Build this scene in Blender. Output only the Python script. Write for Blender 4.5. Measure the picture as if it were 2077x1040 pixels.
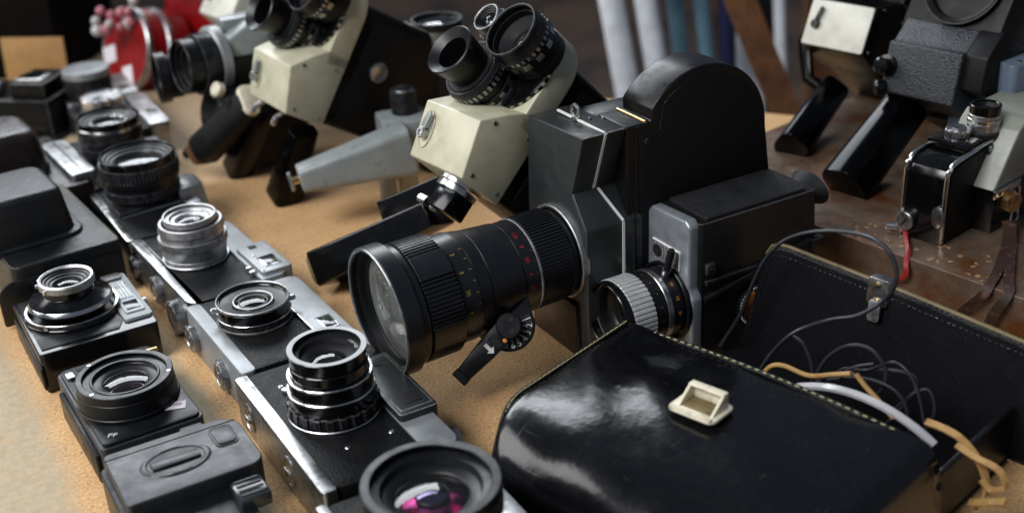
import bpy, bmesh, math, random
from mathutils import Vector, Matrix, Euler

random.seed(7)
R = math.radians
for o in list(bpy.data.objects):
    bpy.data.objects.remove(o, do_unlink=True)
scene = bpy.context.scene
COL = scene.collection

# ------------------------------------------------------------------ camera
PITCH, ROLL, CAM_H = R(26.0), R(3.0), 0.44
fwd = Vector((0, math.cos(PITCH), -math.sin(PITCH)))
up0 = Vector((0, math.sin(PITCH), math.cos(PITCH)))
rt0 = Vector((1, 0, 0))
rt = rt0 * math.cos(ROLL) - up0 * math.sin(ROLL)
up = up0 * math.cos(ROLL) + rt0 * math.sin(ROLL)
cd = bpy.data.cameras.new('camera')
cam = bpy.data.objects.new('camera', cd)
COL.objects.link(cam)
cam.matrix_world = Matrix(((rt.x, up.x, -fwd.x, 0), (rt.y, up.y, -fwd.y, 0), (rt.z, up.z, -fwd.z, CAM_H), (0, 0, 0, 1)))
cd.sensor_width = 36.0
cd.lens = 2500.0 * 36.0 / 2077.0
cd.clip_start, cd.clip_end = 0.02, 60.0
cd.dof.use_dof = True
cd.dof.focus_distance = 0.80
cd.dof.aperture_fstop = 4.8
cd.dof.aperture_blades = 7
scene.camera = cam

# ------------------------------------------------------------------ light: a covered stall, soft daylight from the left and behind
world = bpy.data.worlds.new('World')
scene.world = world
world.use_nodes = True
bg = world.node_tree.nodes['Background']
bg.inputs[0].default_value = (0.62, 0.74, 1.0, 1)
bg.inputs[1].default_value = 0.15

def area(name, loc, aim, sx, sy, power, col):
    l = bpy.data.lights.new(name, 'AREA')
    l.shape = 'RECTANGLE'; l.size = sx; l.size_y = sy; l.energy = power; l.color = col
    o = bpy.data.objects.new(name, l); COL.objects.link(o)
    o.location = loc
    o.rotation_euler = (Vector(aim) - Vector(loc)).to_track_quat('-Z', 'Y').to_euler()
    return o
area('daylight_front_left', (-1.55, -0.55, 2.2), (0.05, 0.85, 0), 1.4, 1.2, 92, (0.98, 0.98, 1.0))
area('daylight_left', (-3.1, 1.3, 1.7), (0, 0.85, 0), 2.0, 1.5, 50, (1.0, 0.98, 0.96))
area('daylight_back', (-1.2, 3.5, 2.0), (-0.1, 0.85, 0), 2.6, 1.1, 84, (0.90, 0.95, 1.0))

vs = scene.view_settings
vs.view_transform = 'Standard'; vs.look = 'None'; vs.exposure = -0.05; vs.gamma = 1.0
scene.render.engine = 'CYCLES'
scene.cycles.max_bounces = 8

# ------------------------------------------------------------------ materials
def lin(h):
    f = lambda c: c / 12.92 if c <= 0.04045 else ((c + 0.055) / 1.055) ** 2.4
    return tuple(f(int(h[i:i + 2], 16) / 255) for i in (0, 2, 4)) + (1,)
MATS = {}

def mat(name, col, rough=0.45, metal=0.0, bump=None, kind='NOISE', bstr=0.2, edge=None, edge_r=0.0006,
        stain=None, stain_scale=60, stain_lo=0.52, stain_hi=0.68, rvar=0.12, rscale=90, dust=0.0, dust_col='9a948a', coat=0.0, spec=0.5, scratch=0.0, wear=0.40):
    m = bpy.data.materials.new(name); m.use_nodes = True
    nt = m.node_tree; N = nt.nodes; L = nt.links
    b = N['Principled BSDF']
    tc = N.new('ShaderNodeTexCoord')
    def noise(scale, detail=4, rough_=0.6):
        n = N.new('ShaderNodeTexNoise'); n.inputs['Scale'].default_value = scale
        n.inputs['Detail'].default_value = detail; n.inputs['Roughness'].default_value = rough_
        L.new(tc.outputs['Object'], n.inputs['Vector']); return n
    def ramp(src, lo, hi, a=0.0, c=1.0):
        r = N.new('ShaderNodeMapRange'); r.inputs['From Min'].default_value = lo; r.inputs['From Max'].default_value = hi
        r.inputs['To Min'].default_value = a; r.inputs['To Max'].default_value = c
        L.new(src, r.inputs['Value']); return r.outputs[0]
    def mixc(fac, a, c2):
        x = N.new('ShaderNodeMix'); x.data_type = 'RGBA'
        L.new(fac, x.inputs[0])
        if isinstance(a, tuple): x.inputs[6].default_value = a
        else: L.new(a, x.inputs[6])
        x.inputs[7].default_value = c2
        return x.outputs[2]
    c = lin(col) if isinstance(col, str) else tuple(col) + (1,)
    # slight tonal variation of the surface itself
    n0 = noise(rscale * 0.5)
    cur = mixc(ramp(n0.outputs[0], 0.3, 0.7), tuple(v * 0.82 for v in c[:3]) + (1,), tuple(min(1, v * 1.12) for v in c[:3]) + (1,))
    if stain:
        n1 = noise(stain_scale, 6, 0.7)
        cur = mixc(ramp(n1.outputs[0], stain_lo, stain_hi), cur, lin(stain))
    if dust:
        n2 = noise(1400, 2, 0.5); n3 = noise(70, 3)
        mm_ = N.new('ShaderNodeMath'); mm_.operation = 'MULTIPLY'
        L.new(ramp(n2.outputs[0], 0.62, 0.75), mm_.inputs[0]); L.new(ramp(n3.outputs[0], 0.35, 0.75, 0.0, dust), mm_.inputs[1])
        cur = mixc(mm_.outputs[0], cur, lin(dust_col))
    if scratch:
        for sc, rot in (((900, 26, 26), 0.5), ((30, 1100, 40), -0.35)):
            mp = N.new('ShaderNodeMapping'); mp.inputs['Scale'].default_value = sc; mp.inputs['Rotation'].default_value = (0.3, 0.2, rot)
            L.new(tc.outputs['Object'], mp.inputs['Vector'])
            ns = N.new('ShaderNodeTexNoise'); ns.inputs['Scale'].default_value = 1.0; ns.inputs['Detail'].default_value = 3; L.new(mp.outputs[0], ns.inputs['Vector'])
            ms = N.new('ShaderNodeMath'); ms.operation = 'MULTIPLY'; L.new(ramp(ns.outputs[0], 0.70, 0.76, 0.0, scratch), ms.inputs[0]); L.new(ramp(noise(40, 3).outputs[0], 0.45, 0.65), ms.inputs[1])
            cur = mixc(ms.outputs[0], cur, lin('a8a8a4'))
    if edge:
        bv = N.new('ShaderNodeBevel'); bv.samples = 4; bv.inputs['Radius'].default_value = edge_r
        ge = N.new('ShaderNodeNewGeometry')
        dt = N.new('ShaderNodeVectorMath'); dt.operation = 'DOT_PRODUCT'
        L.new(bv.outputs[0], dt.inputs[0]); L.new(ge.outputs['Normal'], dt.inputs[1])
        n4 = noise(160, 5, 0.7)
        e = ramp(dt.outputs['Value'], 0.985, 0.90)
        mu = N.new('ShaderNodeMath'); mu.operation = 'MULTIPLY'
        L.new(e, mu.inputs[0]); L.new(ramp(n4.outputs[0], wear - 0.04, wear + 0.16), mu.inputs[1])
        cur = mixc(mu.outputs[0], cur, lin(edge))
    L.new(cur, b.inputs['Base Color'])
    nr = noise(rscale, 5, 0.65)
    L.new(ramp(nr.outputs[0], 0.25, 0.75, max(0.02, rough - rvar), min(1, rough + rvar)), b.inputs['Roughness'])
    b.inputs['Metallic'].default_value = metal
    b.inputs['Specular IOR Level'].default_value = spec
    b.inputs['Coat Weight'].default_value = coat
    b.inputs['Coat Roughness'].default_value = 0.08
    if bump:
        if kind == 'VORONOI':
            t = N.new('ShaderNodeTexVoronoi'); t.inputs['Scale'].default_value = bump; L.new(tc.outputs['Object'], t.inputs['Vector']); src = t.outputs['Distance']
        else:
            t = noise(bump, 4, 0.6); src = t.outputs[0]
        bp = N.new('ShaderNodeBump'); bp.inputs['Strength'].default_value = bstr; bp.inputs['Distance'].default_value = 0.0006
        L.new(src, bp.inputs['Height']); L.new(bp.outputs[0], b.inputs['Normal'])
    MATS[name] = m
    return m

mat('leatherette', '0e0f10', 0.46, bump=800, kind='VORONOI', bstr=0.5, dust=0.23, spec=0.2)
mat('ribbed_leatherette', '1b1c1d', 0.45, bump=700, bstr=0.2, dust=0.16)
mat('black_paint', '0c0d0e', 0.34, edge='9d9c98', edge_r=0.0009, wear=0.36, scratch=0.35, dust=0.16, bump=900, bstr=0.05, spec=0.24)
mat('black_enamel', '08090a', 0.17, dust=0.14, rvar=0.08, spec=0.45, scratch=0.25)
mat('charcoal_paint', '262b2c', 0.40, edge='c5c5c0', edge_r=0.0010, wear=0.34, scratch=0.35, dust=0.2, bump=900, bstr=0.05)
mat('bright_silver', 'c4c5c3', 0.3, 0.35)
mat('black_metal', '16171a', 0.34, edge='6c6c6c', edge_r=0.0005, dust=0.11, spec=0.26)
mat('black_plastic', '121416', 0.36, dust=0.16, bump=2200, bstr=0.12, spec=0.24)
mat('gloss_grip', '040405', 0.17, rvar=0.06, spec=0.11)
mat('lens_barrel', '14161a', 0.34, rvar=0.08, dust=0.12, scratch=0.2)
mat('grey_leatherette', '1e1f20', 0.5, bump=800, kind='VORONOI', bstr=0.6, dust=0.2)
mat('worn_highlight_black', '0f1011', 0.4, edge='7c7c78', edge_r=0.001, wear=0.34, bump=1600, bstr=0.2, dust=0.25, scratch=0.3)  # pale edges: wear, with the body's edge highlights put into the colour
mat('deep_black', '070708', 0.5, spec=0.25)
mat('grey_black_plastic', '282b2e', 0.38, dust=0.18, bump=1800, bstr=0.12)
mat('matte_black', '0a0a0b', 0.7)
mat('satin_black', '0f1113', 0.36, rvar=0.1, dust=0.14, spec=0.35)
mat('rubber', '141517', 0.6, dust=0.18, spec=0.22)
mat('wrinkle_black', '22262c', 0.42, bump=900, kind='VORONOI', bstr=1.0, edge='9099a0')
mat('chrome', (0.66, 0.66, 0.65), 0.22, 1.0, stain='6b6458', stain_scale=120, stain_lo=0.6, stain_hi=0.8, bump=300, bstr=0.03)
mat('satin_chrome', (0.45, 0.46, 0.465), 0.34, 1.0, stain='57534c', stain_scale=110, stain_lo=0.5, stain_hi=0.72, bump=2500, bstr=0.08)
mat('aluminium', (0.46, 0.465, 0.47), 0.48, 1.0, stain='4c4a46', stain_scale=140, stain_lo=0.52, stain_hi=0.75, bump=1800, bstr=0.15)
mat('silver_paint', '909496', 0.40, 0.35, stain='6d6a62', stain_scale=70, stain_lo=0.58, stain_hi=0.85, edge='5c5a55')
mat('brushed_silver', '9ba1a6', 0.36, 0.55, stain='6d7074', stain_scale=60, stain_lo=0.55, stain_hi=0.8, bump=1500, bstr=0.08)
mat('brass', (0.62, 0.44, 0.22), 0.3, 1.0, stain='4a3a22')
mat('cream_paint', 'bcb99f', 0.36, stain='94825c', stain_scale=24, stain_lo=0.64, stain_hi=0.80, edge='5d5640', edge_r=0.0010, wear=0.37, dust=0.18, dust_col='6d6448')
mat('white_paint', 'c8c8bc', 0.36, stain='a39a80', stain_scale=45, stain_lo=0.62, stain_hi=0.85, edge='6d6650')
mat('grey_paint', '8a9190', 0.40, stain='5e5f5a', stain_scale=60, stain_lo=0.6, stain_hi=0.75, edge='c9cac6', edge_r=0.0008, dust=0.18)
mat('blue_grey', '5d6a78', 0.45, bump=1200, bstr=0.3, edge='9aa2aa')
mat('olive_grey', '7f8277', 0.42, dust=0.14, edge='b5b6ac')
mat('white_line', 'e2e2dc', 0.45)
mat('cream_plastic', 'd9d2bb', 0.35, stain='8a7448', stain_scale=150, stain_lo=0.55, stain_hi=0.8, edge='7d5f34', edge_r=0.001)
mat('patent_leather', '090a0d', 0.16, rvar=0.09, rscale=30, bump=26, bstr=0.9, scratch=0.3, dust=0.16)
mat('dull_leather', '0e1012', 0.34, rvar=0.12, rscale=70, bump=1100, kind='VORONOI', bstr=0.35, dust=0.18)
mat('brown_leather', '1a1412', 0.28, rvar=0.1, rscale=60, bump=900, kind='VORONOI', bstr=0.3, stain='33271f', stain_scale=40)
mat('case_lining', '07080c', 0.8, spec=0.15, bump=2600, bstr=0.4, dust=0.36, dust_col='6c6a70')
mat('tan_edge', '6e6040', 0.6, stain='4c4028', stain_scale=120)
mat('flake', '8a6a48', 0.5)
mat('thread', 'a39a72', 0.8)
mat('strap_leather', '33211a', 0.6, bump=1500, bstr=0.5, stain='6b4432', stain_scale=150)
mat('cord_rubber', '23252a', 0.38)
mat('cream_cord', 'a5834f', 0.5, stain='8a6236', stain_scale=120)
mat('red_cord', '8e1d20', 0.45)
mat('white_plastic', 'a8a8aa', 0.2)
mat('red_enamel', '820a0e', 0.35, stain='4e0709', stain_scale=14)
mat('wood', '6e482c', 0.6, stain='4a2e1a', stain_scale=30, stain_lo=0.45, stain_hi=0.7)
mat('tan_card', 'a07a48', 0.75, stain='8a6438', stain_scale=30)
mat('dark_wood', '0f0c0a', 0.85, stain='080706', stain_scale=20, spec=0.1)
mat('pink_bead', 'b06a74', 0.15); mat('clear_bead', 'b9b6b2', 0.08)
mat('white_tube', 'e4eaf0', 0.35); mat('teal_tube', '5f8290', 0.4); mat('navy_tube', '1d2244', 0.45); mat('dark_tube', '1c1d20', 0.5)
mat('paper', 'd9d2d8', 0.7); mat('ink', '4a444c', 0.7)
mat('yellow_mark', 'a08c30', 0.5); mat('red_mark', 'a02226', 0.5); mat('green_mark', '4f8a50', 0.5); mat('white_mark', 'd8d8d4', 0.5); mat('orange_mark', 'd88a3c', 0.45)
mat('window_dark', '2c3134', 0.12); mat('amber', '8a4a14', 0.1)

def glass(name, tint, film, refl=1.0, base=(0.004, 0.004, 0.005, 1)):
    """front element: clear coated glass over whatever is built behind it"""
    m = bpy.data.materials.new(name); m.use_nodes = True
    nt = m.node_tree; N = nt.nodes; L = nt.links
    N.remove(N['Principled BSDF'])
    tr = N.new('ShaderNodeBsdfTransparent'); tr.inputs[0].default_value = (0.93, 0.93, 0.95, 1)
    gl = N.new('ShaderNodeBsdfGlossy'); gl.inputs['Roughness'].default_value = 0.02; gl.inputs[0].default_value = tint
    fr = N.new('ShaderNodeFresnel'); fr.inputs[0].default_value = 1.45
    mx = N.new('ShaderNodeMixShader'); L.new(fr.outputs[0], mx.inputs[0]); L.new(tr.outputs[0], mx.inputs[1]); L.new(gl.outputs[0], mx.inputs[2])
    out = mx.outputs[0]
    if film:
        tc = N.new('ShaderNodeTexCoord'); n = N.new('ShaderNodeTexNoise'); n.inputs['Scale'].default_value = 45; n.inputs['Detail'].default_value = 7; n.inputs['Roughness'].default_value = 0.75
        L.new(tc.outputs['Object'], n.inputs['Vector'])
        mr = N.new('ShaderNodeMapRange'); mr.inputs[1].default_value = 0.38; mr.inputs[2].default_value = 0.75; mr.inputs[3].default_value = film * .25; mr.inputs[4].default_value = film
        L.new(n.outputs[0], mr.inputs[0])
        df = N.new('ShaderNodeBsdfDiffuse'); df.inputs[0].default_value = (0.42, 0.44, 0.40, 1)
        m2 = N.new('ShaderNodeMixShader'); L.new(mr.outputs[0], m2.inputs[0]); L.new(out, m2.inputs[1]); L.new(df.outputs[0], m2.inputs[2]); out = m2.outputs[0]
    L.new(out, N['Material Output'].inputs[0])
    MATS[name] = m

def element(name, col, rough=0.03):
    """rear element: strongly reflecting coated glass"""
    m = bpy.data.materials.new(name); m.use_nodes = True
    b = m.node_tree.nodes['Principled BSDF']
    b.inputs['Base Color'].default_value = col; b.inputs['Metallic'].default_value = 1.0; b.inputs['Roughness'].default_value = rough
    MATS[name] = m
glass('lens_glass', (1, 1, 1, 1), 0.03); glass('dusty_glare_glass', (1, 1, 1, 1), 0.42)  # zoom lens glass: grey film is dust plus reflections put in as colour
element('element_grey', (0.75, 0.76, 0.80, 1)); element('element_violet', (0.80, 0.62, 0.78, 1)); element('element_magenta', (0.38, 0.05, 0.18, 1), 0.2)
element('element_blue', (0.16, 0.13, 0.22, 1), 0.05); element('element_amber', (0.35, 0.17, 0.04, 1)); element('element_dark', (0.16, 0.17, 0.20, 1))
mat('glass_dust', '8f938f', 0.8)

# ------------------------------------------------------------------ mesh toolkit (millimetres in, metres out)
class G:
    def __init__(s): s.v = []; s.f = []
    def add(s, verts, faces, T=None):
        k = len(s.v)
        s.v += [tuple(T @ Vector(p)) if T else tuple(p) for p in verts]
        s.f += [tuple(i + k for i in q) for q in faces]
        return s
    def addbm(s, bm, T=None):
        bm.verts.index_update()
        vs_ = [v.co.copy() for v in bm.verts]; fs = [[v.index for v in f.verts] for f in bm.faces]
        bm.free(); return s.add(vs_, fs, T)
    def prism(s, poly, z0, z1, bev=0.0, seg=2, T=None, top=None):
        """polygon in xy extruded z0..z1; top = optional scaled polygon for a tapered end"""
        n = len(poly); bm = bmesh.new()
        a = [bm.verts.new((p[0], p[1], z0)) for p in poly]; q = top or poly
        b = [bm.verts.new((p[0], p[1], z1)) for p in q]
        bm.faces.new(a[::-1]); bm.faces.new(b)
        for i in range(n): bm.faces.new((a[i], a[(i + 1) % n], b[(i + 1) % n], b[i]))
        bmesh.ops.recalc_face_normals(bm, faces=bm.faces)
        if bev:
            ed = [e for e in bm.edges if len(e.link_faces) == 2 and e.calc_face_angle(0) > R(18)]
            bmesh.ops.bevel(bm, geom=ed, offset=bev, segments=seg, profile=0.5, affect='EDGES', clamp_overlap=True)
        return s.addbm(bm, T)
    def box(s, x0, x1, y0, y1, z0, z1, bev=0.0, seg=2, T=None):
        return s.prism([(x0, y0), (x1, y0), (x1, y1), (x0, y1)], z0, z1, bev, seg, T)
    def lathe(s, prof, n=56, c=(0, 0), T=None, cap=True):
        v = []; f = []
        for r, z in prof:
            for i in range(n):
                a = 2 * math.pi * i / n; v.append((c[0] + r * math.cos(a), c[1] + r * math.sin(a), z))
        for k in range(len(prof) - 1):
            for i in range(n):
                j = (i + 1) % n; f.append((k * n + i, k * n + j, (k + 1) * n + j, (k + 1) * n + i))
        if cap:
            if prof[0][0] > 1e-6: f.append(tuple(range(n))[::-1])
            if prof[-1][0] > 1e-6: f.append(tuple((len(prof) - 1) * n + i for i in range(n)))
        return s.add(v, f, T)
    def ring(s, r0, r1, z0, z1, b=0.4, n=56, c=(0, 0), T=None):
        """tube with bevelled rims, r0 inner, r1 outer"""
        p = [(r0, z0), (r1 - b, z0), (r1, z0 + b), (r1, z1 - b), (r1 - b, z1), (r0 + b, z1), (r0, z1 - b), (r0, z0)]
        return s.lathe(p, n, c, T, cap=False)
    def knurl(s, r0, r1, z0, z1, teeth, duty=0.5, c=(0, 0), T=None, gaps=None, ph=0.0, solid=True):
        """ring of square teeth between r0 (groove) and r1 (crest)"""
        v = []; f = []; A = []
        for i in range(teeth):
            a0 = 2 * math.pi * (i + ph) / teeth; w = 2 * math.pi / teeth
            hi = r1 if not (gaps and gaps(i / teeth)) else (r0 + r1) * 0.5 + (r1 - r0) * 0.55
            lo = r0 if not (gaps and gaps(i / teeth)) else hi
            for t, r in ((0.04, lo), (0.14, hi), (0.14 + duty * 0.8, hi), (0.24 + duty * 0.8, lo)): A.append((a0 + w * t, r))
        n = len(A); b = (r1 - r0) * 0.5; ri = max(r0 - 2.2, r0 * .5)
        for z, db in ((z0, None), (z0, b), (z0 + b * .8, 0), (z1 - b * .8, 0), (z1, b), (z1, None)):
            for a, r in A:
                q = ri if db is None else r - db
                v.append((c[0] + q * math.cos(a), c[1] + q * math.sin(a), z))
        for k in range(5):
            for i in range(n):
                j = (i + 1) % n; f.append((k * n + i, k * n + j, (k + 1) * n + j, (k + 1) * n + i))
        if solid:
            f.append(tuple(range(n))[::-1]); f.append(tuple(5 * n + i for i in range(n)))
        return s.add(v, f, T)
    def dome(s, r, z, h, n=40, c=(0, 0), T=None, k=6):
        """spherical cap of radius r, apex height h (negative = hollow)"""
        Rr = (r * r + h * h) / (2 * abs(h)); sg = 1 if h > 0 else -1
        am = math.asin(min(1, r / Rr))
        prof = [(Rr * math.sin(am * (1 - i / k)), z + sg * (Rr * math.cos(am * (1 - i / k)) - Rr * math.cos(am))) for i in range(k + 1)]
        prof[-1] = (0.001, prof[-1][1])
        return s.lathe(prof, n, c, T, cap=False)
    def tube(s, pts, r, n=8, T=None, flat=1.0, closed=False):
        pts = [Vector(p) for p in pts]; v = []; f = []; m = len(pts)
        prev = None
        for i, p in enumerate(pts):
            t = (pts[min(i + 1, m - 1)] - pts[max(i - 1, 0)]).normalized()
            if prev is None:
                a = t.cross(Vector((0, 0, 1)));
                if a.length < 1e-4: a = t.cross(Vector((0, 1, 0)))
                a.normalize()
            else:
                a = prev - t * prev.dot(t); a.normalize()
            prev = a; b = t.cross(a)
            rr = r(i / (m - 1)) if callable(r) else r
            for k in range(n):
                g = 2 * math.pi * k / n; v.append(p + a * rr * math.cos(g) + b * rr * flat * math.sin(g))
        for i in range(m - 1):
            for k in range(n):
                l = (k + 1) % n; f.append((i * n + k, i * n + l, (i + 1) * n + l, (i + 1) * n + k))
        f.append(tuple(range(n))[::-1]); f.append(tuple((m - 1) * n + k for k in range(n)))
        return s.add(v, f, T)
    def ribbon(s, pts, w, t, side):
        """flat strap along pts, w wide along side vector, t thick"""
        pts = [Vector(p) for p in pts]; sd = Vector(side).normalized(); v = []; f = []; m = len(pts)
        for i, p in enumerate(pts):
            tg = (pts[min(i + 1, m - 1)] - pts[max(i - 1, 0)]).normalized()
            a = (sd - tg * sd.dot(tg)).normalized(); b = tg.cross(a)
            for x, y in ((-1, -1), (1, -1), (1, 1), (-1, 1)): v.append(p + a * w / 2 * x + b * t / 2 * y)
        for i in range(m - 1):
            for k in range(4): f.append((i * 4 + k, i * 4 + (k + 1) % 4, i * 4 + 4 + (k + 1) % 4, i * 4 + 4 + k))
        f.append((3, 2, 1, 0)); f.append(tuple((m - 1) * 4 + k for k in range(4)))
        return s.add(v, f)

def Tm(loc=(0, 0, 0), ax=None, up=None, rot=None):
    """frame at loc whose local z points along ax (up = approximate local y)"""
    if rot is not None: return Matrix.Translation(loc) @ Euler(rot).to_matrix().to_4x4()
    z = Vector(ax).normalized(); y = Vector(up or (0, 0, 1)); y = y - z * y.dot(z)
    if y.length < 1e-4: y = Vector((0, 1, 0)) - z * z.y
    y.normalize(); x = y.cross(z)
    return Matrix(((x.x, y.x, z.x, loc[0]), (x.y, y.y, z.y, loc[1]), (x.z, y.z, z.z, loc[2]), (0, 0, 0, 1)))

def obj(name, g, material, parent=None, sharp=32, smooth=True):
    me = bpy.data.meshes.new(name)
    me.from_pydata([(p[0] / 1000, p[1] / 1000, p[2] / 1000) for p in g.v], [], g.f)
    bm = bmesh.new(); bm.from_mesh(me)
    bmesh.ops.recalc_face_normals(bm, faces=bm.faces)
    bm.to_mesh(me); bm.free()
    if smooth:
        me.polygons.foreach_set('use_smooth', [True] * len(me.polygons)); me.set_sharp_from_angle(angle=R(sharp))
    me.materials.append(MATS[material] if isinstance(material, str) else material)
    o = bpy.data.objects.new(name, me); COL.objects.link(o)
    if parent is not None: o.parent = parent
    return o

def tag(o, label, cat, group=None):
    o['label'] = label; o['category'] = cat
    if group: o['group'] = group
    return o

def thing(name, label, cat, M=None, group=None):
    o = bpy.data.objects.new(name, None); COL.objects.link(o); o.empty_display_size = 0.02
    if M is not None: o.matrix_world = M
    return tag(o, label, cat, group)

def structure(o): o['kind'] = 'structure'; return o

def yaw_frame(x, y, z, deg): return Matrix.Translation((x / 1000, y / 1000, z / 1000)) @ Matrix.Rotation(R(deg), 4, 'Z')
def pose(o, cols): return Matrix(((cols[0][0], cols[0][1], cols[0][2], o[0]), (cols[1][0], cols[1][1], cols[1][2], o[1]), (cols[2][0], cols[2][1], cols[2][2], o[2]), (0, 0, 0, 1)))

_txt = {}
def glyphs(s, size):
    """lettering as flat faces, cap height about size*0.7, centred; mm"""
    if s not in _txt:
        cu = bpy.data.curves.new('t', 'FONT'); cu.body = s; cu.align_x = 'CENTER'; cu.align_y = 'CENTER'; cu.resolution_u = 2
        o = bpy.data.objects.new('t', cu); COL.objects.link(o)
        bpy.context.view_layer.update()
        me = bpy.data.meshes.new_from_object(o.evaluated_get(bpy.context.evaluated_depsgraph_get()))
        _txt[s] = ([v.co.copy() for v in me.vertices], [tuple(p.vertices) for p in me.polygons])
        bpy.data.objects.remove(o); bpy.data.curves.remove(cu); bpy.data.meshes.remove(me)
    v, f = _txt[s]
    return [p * size for p in v], f
def text_flat(g, s, size, T): v, f = glyphs(s, size); g.add(v, f, T)
def text_round(g, s, size, r, ang, z, T=None, turn=0.0):
    """lettering wrapped on a cylinder of radius r round local z"""
    v, f = glyphs(s, size); c, q = math.cos(turn), math.sin(turn); out = []
    for p in v:
        x, y = p.x * c - p.y * q, p.x * q + p.y * c
        a = ang + x / r; out.append((r * math.cos(a), r * math.sin(a), z + y))
    g.add(out, f, T)
def text_face(g, s, size, r, ang, z, T=None):
    """lettering laid round a flat ring, tops outwards"""
    v, f = glyphs(s, size); out = []
    for p in v:
        a = ang - p.x / r; out.append(((r + p.y) * math.cos(a), (r + p.y) * math.sin(a), z))
    g.add(out, f, T)

# ------------------------------------------------------------------ setting: fibreboard table top, ground behind
def board_material():
    m = bpy.data.materials.new('fibreboard'); m.use_nodes = True
    nt = m.node_tree; N = nt.nodes; L = nt.links; b = N['Principled BSDF']
    tc0 = N.new('ShaderNodeTexCoord'); tc = N.new('ShaderNodeMapping'); tc.inputs['Rotation'].default_value = (0, 0, R(-53.3)); L.new(tc0.outputs['Object'], tc.inputs['Vector'])
    sp = N.new('ShaderNodeSeparateXYZ'); L.new(tc.outputs[0], sp.inputs[0])
    def noise(s, d=4, r=0.6):
        n = N.new('ShaderNodeTexNoise'); n.inputs['Scale'].default_value = s; n.inputs['Detail'].default_value = d; n.inputs['Roughness'].default_value = r
        L.new(tc.outputs[0], n.inputs['Vector']); return n.outputs[0]
    def rng(src, a, c, lo=0.0, hi=1.0, smooth=False):
        r = N.new('ShaderNodeMapRange'); r.inputs['From Min'].default_value = a; r.inputs['From Max'].default_value = c
        r.inputs['To Min'].default_value = lo; r.inputs['To Max'].default_value = hi
        if smooth: r.interpolation_type = 'SMOOTHSTEP'
        L.new(src, r.inputs['Value']); return r.outputs[0]
    def mul(a, c, op='MULTIPLY'):
        x = N.new('ShaderNodeMath'); x.operation = op
        for i, s in enumerate((a, c)):
            if isinstance(s, (int, float)): x.inputs[i].default_value = s
            else: L.new(s, x.inputs[i])
        return x.outputs[0]
    def mix(f, a, c):
        x = N.new('ShaderNodeMix'); x.data_type = 'RGBA'; L.new(f, x.inputs[0])
        for i, s in ((6, a), (7, c)):
            if isinstance(s, tuple): x.inputs[i].default_value = s
            else: L.new(s, x.inputs[i])
        return x.outputs[2]
    u = mul(sp.outputs[0], mul(noise(9), 0.03), 'ADD'); v = mul(sp.outputs[1], mul(noise(6), 0.2), 'ADD')
    base = mix(rng(noise(14, 5), 0.35, 0.68), lin('d3ab7a'), lin('e2bd8e'))
    base = mix(rng(noise(420, 4, 0.7), 0.42, 0.62), mix(rng(noise(60), 0.3, 0.7), lin('bb9060'), lin('c79d6c')), base)      # chip texture
    base = mix(rng(noise(900, 2), 0.60, 0.66), base, lin('e0bd8c'))
    base = mix(rng(noise(650, 2, 0.5), 0.63, 0.69), base, lin('3f2614'))
    pale = mix(rng(noise(180, 5), 0.35, 0.65), lin('a3947a'), lin('b0a288'))
    # faded and bare strips where older stock lay along the board
    left = rng(u, 0.085, 0.065, smooth=True)
    strip = mul(rng(u, 0.136, 0.146, smooth=True), rng(u, 0.176, 0.166, smooth=True))
    far = mul(rng(v, 1.16, 1.30, smooth=True), 0.85)
    mask = mul(mul(left, strip, 'MAXIMUM'), far, 'MAXIMUM')
    base = mix(mul(mask, rng(noise(120, 5), 0.25, 0.5, 0.55, 1.0)), base, pale)
    dark = rng(noise(5, 5, 0.65), 0.56, 0.74)
    base = mix(mul(dark, 0.5), base, lin('8a5c36'))
    L.new(base, b.inputs['Base Color']); b.inputs['Roughness'].default_value = 0.72; b.inputs['Specular IOR Level'].default_value = 0.25
    bp = N.new('ShaderNodeBump'); bp.inputs['Strength'].default_value = 0.5; bp.inputs['Distance'].default_value = 0.0005
    L.new(noise(520, 4), bp.inputs['Height']); L.new(bp.outputs[0], b.inputs['Normal'])
    MATS['fibreboard'] = m
board_material()
g = G().box(-1650, 1300, -200, 1215, -18, 0, 1.5)
o = structure(obj('tabletop', g, 'fibreboard')); o.rotation_euler = (0, 0, R(-24.3))

mat('ground_earth', '4a382b', 0.85, stain='1c1511', stain_scale=3.0, stain_lo=0.45, stain_hi=0.62, rscale=5, bump=40, bstr=0.3)
gm = MATS['ground_earth']
me = bpy.data.meshes.new('ground'); me.from_pydata([(-30, -20, -.75), (30, -20, -.75), (30, 40, -.75), (-30, 40, -.75)], [], [(0, 1, 2, 3)]); me.materials.append(gm)
o = bpy.data.objects.new('ground', me); COL.objects.link(o); structure(o)

# ------------------------------------------------------------------ shared builders
def rr(x0, x1, y0, y1, r, k=5):
    """rounded rectangle outline; r may be a 4-tuple: (x0y0, x1y0, x1y1, x0y1)"""
    rs = r if isinstance(r, tuple) else (r,) * 4; out = []
    for (cx, cy, sx, sy, a0), q in zip(((x0, y0, 1, 1, 180), (x1, y0, -1, 1, 270), (x1, y1, -1, -1, 0), (x0, y1, 1, -1, 90)), rs):
        if q <= 0: out.append((cx, cy)); continue
        for i in range(k + 1):
            a = R(a0 + 90 * i / k); out.append((cx + sx * q + q * math.cos(a), cy + sy * q + q * math.sin(a)))
    return out

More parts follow.
